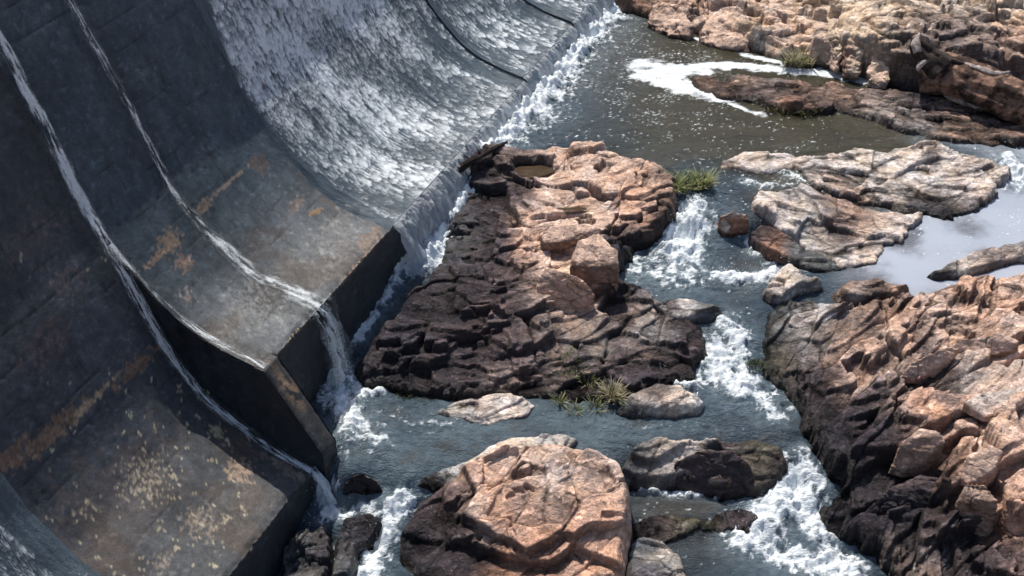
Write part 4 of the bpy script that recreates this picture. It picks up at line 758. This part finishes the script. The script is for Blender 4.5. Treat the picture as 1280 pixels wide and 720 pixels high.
B('large flat tan slab crowning the right bank at the frame edge', 'boulder', [(1205,502,.98),(1225,490,1.05),(1300,478,1.15),(1330,500,1.15),(1300,512,.95),(1230,520,.95)], 'pale', 'tan', seed=61, rnd=5, amp=.02, wet=.02)
B('fractured orange wedge low on the right bank slope above the dark pools', 'boulder', [(1195,590,.85),(1208,570,1.05),(1240,555,1.15),(1255,565,1.15),(1240,590,1.0),(1210,605,.85)], 'tan', 'org', seed=62, rnd=4, amp=.025, wet=.02)
far = [('leaning tan block with a shaded right side, leftmost of the far bank blocks', [(1030,62,.5),(1032,42,.9),(1045,32,1.),(1062,38,1.),(1060,60,.6),(1045,76,.3)], 'gold', 'tan'),
 ('tall square sunlit block in the middle of the far bank face', [(1055,80,.25),(1058,48,.95),(1070,38,1.05),(1088,46,1.),(1085,70,.5),(1072,88,.2)], 'gold', 'brown'),
 ('blunt golden block beside the dark broken log end', [(1085,92,.2),(1088,66,.7),(1100,58,.85),(1118,66,.8),(1112,92,.3),(1098,102,.1)], 'gold', 'tan'),
 ('wide rounded boulder above the log at the right of the far bank', [(1148,60,1.),(1152,38,1.3),(1180,24,1.4),(1205,34,1.35),(1208,52,1.1),(1180,64,.95)], 'gold', 'mid'),
 ('dark-sided block behind the middle of the log', [(1225,95,.7),(1228,76,.95),(1250,68,1.05),(1272,78,1.),(1268,100,.7)], 'tan', 'dk2'),
 ('long low brown boulder at the water edge on the left of the far bank', [(808,18,.2),(815,2,.5),(850,6,.55),(868,22,.4),(862,38,.1),(835,34,.1)], 'tan', 'brown'),
 ('rounded tan hump on the far shore by the foam streak', [(875,42,.1),(880,22,.5),(905,14,.6),(930,28,.5),(935,50,.15),(905,52,.05)], 'tan', 'brown'),
 ('flat-topped cream rock at the top right corner of the far bank', [(1215,30,1.2),(1225,12,1.4),(1265,6,1.5),(1285,20,1.4),(1275,34,1.2),(1240,38,1.15)], 'cream', 'gold'),
 ('stepped tan block over the grass tuft on the far shore', [(965,60,.4),(970,40,.8),(995,30,.9),(1022,40,.85),(1018,66,.35),(990,74,.15)], 'tan', 'brown')]
for i, (lb, pts, c1, c2) in enumerate(far[:-1]): B(lb, 'boulder', [(u, v+(9 if h < .45 else 0), h*.8) for u, v, h in pts], c1, c2, vox=.03, seed=70+i, rnd=6, amp=.06, wet=.05)

# small glassy rain pools lying in hollows of the island
def puddle(label, u, v, h, rx, ry, rot=0):
    p = pick(u, v, h); n = 40; th = np.linspace(0, 2*np.pi, n, endpoint=False); r = 1+.18*np.sin(2*th+1)+.1*np.sin(3*th)
    V = np.stack([p[0]+rx*r*np.cos(th), p[1]+ry*r*np.sin(th), np.full(n, p[2])], -1); V = np.vstack([V, [p]])
    F = np.array([[i, (i+1) % n, n] for i in range(n)]); me = mesh_np('puddle_water', V, F)
    setcol(me, np.tile((.075, .05, .03), (n+1, 1))); setfoam(me, np.zeros(n+1)); tag(link('puddle_water', me, M_WATER), kind='structure')
puddle('', 667, 214, .22, .33, .24); puddle('', 712, 262, .45, .26, .09)

# ============================================================ LOG AND DRIFTWOOD
def tube(path, rad, seed, nr=40, step=.03, noise=.03, long=6., cap=True, squash=1.):
    P = np.array(path, float); d = np.concatenate([[0], np.cumsum(np.linalg.norm(np.diff(P, axis=0), axis=1))]); L = d[-1]; n = max(4, int(L/step))
    t = np.linspace(0, L, n); C = np.stack([np.interp(t, d, P[:, k]) for k in range(3)], -1); R = np.interp(t, d, rad)
    for _ in range(int(6)): C[1:-1] = (C[:-2]+2*C[1:-1]+C[2:])/4
    tg = np.gradient(C, axis=0); tg /= np.linalg.norm(tg, axis=1)[:, None]; up = np.array([0, 0, 1.]); s = np.cross(tg, up); s /= np.linalg.norm(s, axis=1)[:, None]+1e-9; b = np.cross(s, tg)
    th = np.linspace(0, 2*np.pi, nr, endpoint=False); TH, TT = np.meshgrid(th, t)
    cx = np.cos(TH)*2; cy = np.sin(TH)*2
    q = np.stack([cx.ravel()*1.0, cy.ravel()*1.0, (TT/long*3).ravel()+seed], -1); nz = (fb3(q+seed, 1.6, 4)).reshape(TH.shape); r = R[:, None]*(1+0*TH)+noise*nz
    V = C[:, None]+s[:, None]*(np.cos(TH)*r)[..., None]+b[:, None]*(np.sin(TH)*r*squash)[..., None]
    i = np.arange(n*nr).reshape(n, nr); F = np.stack([i[:-1], np.roll(i, -1, 1)[:-1], np.roll(i, -1, 1)[1:], i[1:]], -1).reshape(-1, 4)
    V = V.reshape(-1, 3)
    if cap:
        for e, c in ((0, C[0]+tg[0]*R[0]*.25), (n-1, C[-1]+tg[-1]*R[-1]*.3)):
            k = len(V); V = np.vstack([V, c]); rr = i[e]; F = np.vstack([F, [[rr[j], rr[(j+1) % nr], k, k] for j in range(0)]]) if False else F
            T4 = np.array([[rr[j], rr[(j+1) % nr], rr[(j+2) % nr], k] for j in range(0, nr, 2)]); F = np.vstack([F, T4 if e else T4[:, ::-1]])
    return V, F, nz, TT
def woodobj(name, path, rad, seed, c1, c2, parent=None, **k):
    V, F, nz, TT = tube(path, rad, seed, **k); me = mesh_np(name, V, F)
    V = V+.018*fb3(V, 14, 3)[:, None]; me.vertices.foreach_set('co', V.astype(np.float32).ravel()); t = sst(-.2, .25, fb3(V*np.array([1., 1., 1.]), 7, 4))[:, None]; C = np.array(c1)*t+np.array(c2)*(1-t); C *= (1+.5*fb3(V, 22, 2))[:, None]
    setcol(me, C, np.full(len(V), .85)); return link(name, me, M_BARK, parent)
lg = bpy.data.objects.new('fallen_log', None); COL.objects.link(lg); tag(lg, 'huge weathered dead log with a hollow dark end lying across the far rocks at right', 'log')
DKW = (.035, .027, .025); BRW = (.33, .20, .145); PLW = (.55, .46, .42)
woodobj('trunk', [pick(1152,92,.55), pick(1185,92,.68), pick(1225,108,.62), pick(1265,125,.58), pick(1330,150,.5)], [.36, .40, .39, .40, .42], 5, BRW, (.060, .040, .034), lg, noise=.11, nr=72, long=3.)
woodobj('broken_end', [pick(1178,88,.80), pick(1162,74,.95), pick(1148,58,1.15), pick(1144,47,1.3)], [.33, .26, .15, .05], 6, DKW, (.09, .07, .06), lg, noise=.12, nr=48)  # near-black colour over the whole broken end
woodobj('splinter', [pick(1147,66,1.12), pick(1144,55,1.25), pick(1150,42,1.38)], [.08, .09, .02], 7, PLW, (.4, .33, .3), lg, noise=.03, nr=20)
woodobj('splinter', [pick(1146,88,.85), pick(1150,80,.95), pick(1158,76,1.0)], [.03, .06, .03], 8, PLW, (.4, .33, .3), lg, noise=.03, nr=16)
woodobj('branch', [pick(1206,80,1.0), pick(1225,86,1.02), pick(1245,93,1.0), pick(1262,90,1.05)], [.045, .055, .05, .02], 9, PLW, (.36, .3, .27), lg, noise=.02, nr=16)
woodobj('branch', [pick(1165,62,1.1), pick(1185,74,1.05), pick(1205,80,1.0)], [.05, .06, .04], 10, DKW, (.1, .08, .07), lg, noise=.03, nr=16)
woodobj('root', [pick(1160,100,.45), pick(1190,122,.35), pick(1225,136,.3), pick(1265,136,.35)], [.07, .07, .05, .04], 11, (.4, .33, .28), DKW, lg, noise=.04, nr=20)
dw = bpy.data.objects.new('driftwood', None); COL.objects.link(dw); tag(dw, 'dark driftwood branch caught between the falling sheet and the rock island', 'driftwood')
pA = [pick(554,226,.42), pick(571,213,.46), pick(590,200,.50), pick(610,189,.46), pick(634,177,.34)]
woodobj('stem', pA, [.10, .085, .07, .05, .012], 21, (.075, .055, .055), DKW, dw, noise=.05, nr=24)
woodobj('broken_end', [pick(560,220,.44), pick(560,230,.28), pick(564,240,.1)], [.07, .06, .03], 22, (.07, .05, .05), DKW, dw, noise=.05, nr=20)
woodobj('twig', [pick(600,194,.50), pick(598,188,.58), pick(595,184,.64)], [.025, .018, .006], 23, (.07, .05, .05), DKW, dw, noise=.01, nr=10)
for (u, v, l, sd) in ((904,182,0,31), (922,198,1,32)):
    pass
woodobj('twig', [pick(588,201,.50), pick(584,195,.58), pick(580,193,.62)], [.02, .014, .006], 24, (.07, .05, .05), DKW, dw, noise=.01, nr=10)

# ============================================================ GRASS
def grass_mat():
    m, nt, b = newmat('grass_blade'); a = N(nt, 'ShaderNodeAttribute', _attribute_name='Col'); nt.links.new(a.outputs['Color'], b.inputs['Base Color']); b.inputs['Roughness'].default_value = .6
    tr = N(nt, 'ShaderNodeBsdfTranslucent'); nt.links.new(a.outputs['Color'], tr.inputs['Color']); mx = N(nt, 'ShaderNodeMixShader', Fac=.35)
    nt.links.new(b.outputs[0], mx.inputs[1]); nt.links.new(tr.outputs[0], mx.inputs[2]); nt.links.new(mx.outputs[0], nt.nodes['Material Output'].inputs['Surface']); return m
M_GRASS = grass_mat()
def tuft(name, label, cat, spots, n, L, cols, seed, droop=.7, wd=.006, group=None):
    r = random.Random(seed); V = []; F = []; C = []
    for (u, v, h, rad) in spots:
        p = pick(u, v, h)
        for _ in range(n):
            a = r.random()*6.283; rr = rad*math.sqrt(r.random()); b = Vector(p)+Vector((math.cos(a)*rr, math.sin(a)*rr, -.05))
            out = Vector((math.cos(a+r.uniform(-.8, .8)), math.sin(a+r.uniform(-.8, .8)), 0))*(.15+.85*rr/rad); l = L*(.5+.7*r.random()); side = Vector((-out.y, out.x, 0)).normalized(); w = wd*(.7+.7*r.random())
            c = Vector(r.choice(cols))*r.uniform(.6, 1.25); k0 = len(V); m = 6; dr = droop*r.uniform(.5, 1.3)
            for i in range(m+1):
                t = i/m; q = b+out*l*(t*.45+t*t*.35*dr)+Vector((0, 0, l*(t-.62*dr*t*t))); ww = w*(1-t)**.6+.0006
                V += [q-side*ww, q+side*ww]; C += [c*(.35+.75*t)]*2
                if i: F.append((k0+2*i-2, k0+2*i-1, k0+2*i+1, k0+2*i))
    me = mesh_np(name, np.array(V), np.array(F)); setcol(me, np.array(C)); return tag(link(name, me, M_GRASS, None, False), label, cat, group)
G1 = [(.20, .27, .08), (.28, .34, .11), (.38, .40, .17), (.46, .44, .24)]; G2 = [(.55, .48, .30), (.66, .58, .40), (.34, .34, .16), (.22, .25, .10)]; G3 = [(.06, .09, .02), (.10, .12, .03), (.16, .15, .06)]
tuft('grass_tuft', 'bright green grass tuft growing from the right tip of the rock island', 'grass tuft', [(842,236,.2,.10),(856,234,.12,.13),(872,232,.08,.12),(882,230,.04,.06)], 120, .38, G1, 1, wd=.010)
tuft('grass_tuft', 'pale straw grass clump drooping beside the low rounded rock', 'grass tuft', [(764,494,.1,.08),(770,500,.06,.06)], 120, .34, G2[:2]*2+G2, 2, wd=.008)
tuft('grass_tuft', 'scraggly green and straw grass patch spreading below the island ledges', 'grass tuft', [(722,462,.14,.10),(735,478,.1,.10),(715,448,.2,.08),(750,490,.06,.09),(745,510,.03,.08),(718,515,.0,.07),(700,503,.02,.06),(708,470,.12,.06)], 50, .25, G2+G1, 3, wd=.007)
tuft('moss_patch', 'low green moss and grass at the near waterline of the dark island', 'moss', [(505,492,.04,.09),(525,494,.03,.12),(540,495,.02,.07)], 120, .09, G1[:2]+G3, 4, wd=.006)
tuft('grass_tuft', 'dry grass tuft at the foot of the far bank blocks', 'grass tuft', [(985,78,.1,.12),(1000,80,.08,.14),(1013,80,.05,.09)], 80, .45, G2, 5, wd=.012)
tuft('grass_tuft', 'short olive grass growing along the near side of the rock spit', 'grass tuft', [(965,134,.05,.15),(985,138,.04,.16),(1008,140,.06,.14),(1020,136,.1,.1)], 60, .2, G3+G2[:1], 6, wd=.008)
tuft('moss_patch', 'dark green moss on the cascade edge of the right bank', 'moss', [(945,455,.12,.12)], 150, .08, G3, 7, wd=.007)

# ============================================================ spray droplets over the falls
def spray():
    r = np.random.default_rng(9); V = []; F = []
    sp = [(u, v) for pts, rad, st in STROKES for (u, v) in pts if st >= 1.1 and not (u > 795 and v < 150)]
    k = 0
    for u, v in sp:
        p = pick(u, v, .03)
        for _ in range(55):
            c = p+np.array([r.normal()*.2, r.normal()*.2, abs(r.normal())*.10]); s = .004+.007*r.random()**2
            V += [c+np.array(d)*s for d in ((1, 0, -.7), (-.5, .87, -.7), (-.5, -.87, -.7), (0, 0, 1))]
            F += [(k, k+1, k+2), (k, k+3, k+1), (k+1, k+3, k+2), (k+2, k+3, k)]; k += 4
    me = mesh_np('water_spray', np.array(V), np.array(F)); m, nt, b = newmat('spray'); b.inputs['Base Color'].default_value = (.85, .88, .9, 1); b.inputs['Roughness'].default_value = .3
    tag(link('water_spray', me, m), 'white droplets thrown up over the cascades and dam toe', 'spray', kind='stuff')
spray()

# ============================================================ LIGHT, SKY, CAMERA
AZ = math.radians(-22); EL = math.radians(59)   # sun ahead of the viewer, a little to the left
sun = bpy.data.lights.new('sun', 'SUN'); sun.energy = 5; sun.angle = math.radians(.5); sun.color = (1, .955, .88)
so = bpy.data.objects.new('sun', sun); COL.objects.link(so)
sd = Vector((math.sin(AZ)*math.cos(EL), math.cos(AZ)*math.cos(EL), math.sin(EL)))
so.rotation_euler = sd.to_track_quat('Z', 'Y').to_euler()
w = bpy.data.worlds.new('World'); bpy.context.scene.world = w; w.use_nodes = True; nt = w.node_tree
sk = nt.nodes.new('ShaderNodeTexSky'); sk.sky_type = 'NISHITA'; sk.sun_disc = False; sk.sun_elevation = EL; sk.sun_rotation = AZ; sk.dust_density = 1.5
nt.links.new(sk.outputs[0], nt.nodes['Background'].inputs[0]); nt.nodes['Background'].inputs[1].default_value = .12
cam = bpy.data.cameras.new('camera'); co = bpy.data.objects.new('camera', cam); COL.objects.link(co)
co.location = (0, 0, CH); co.rotation_euler = (math.pi/2-PITCH, 0, 0); cam.sensor_width = 36; cam.lens = 36*FPX/1280; cam.clip_end = 2000
sc = bpy.context.scene; sc.camera = co
sc.view_settings.view_transform = 'Standard'; sc.view_settings.look = 'None'; sc.view_settings.exposure = 0; sc.view_settings.gamma = 1
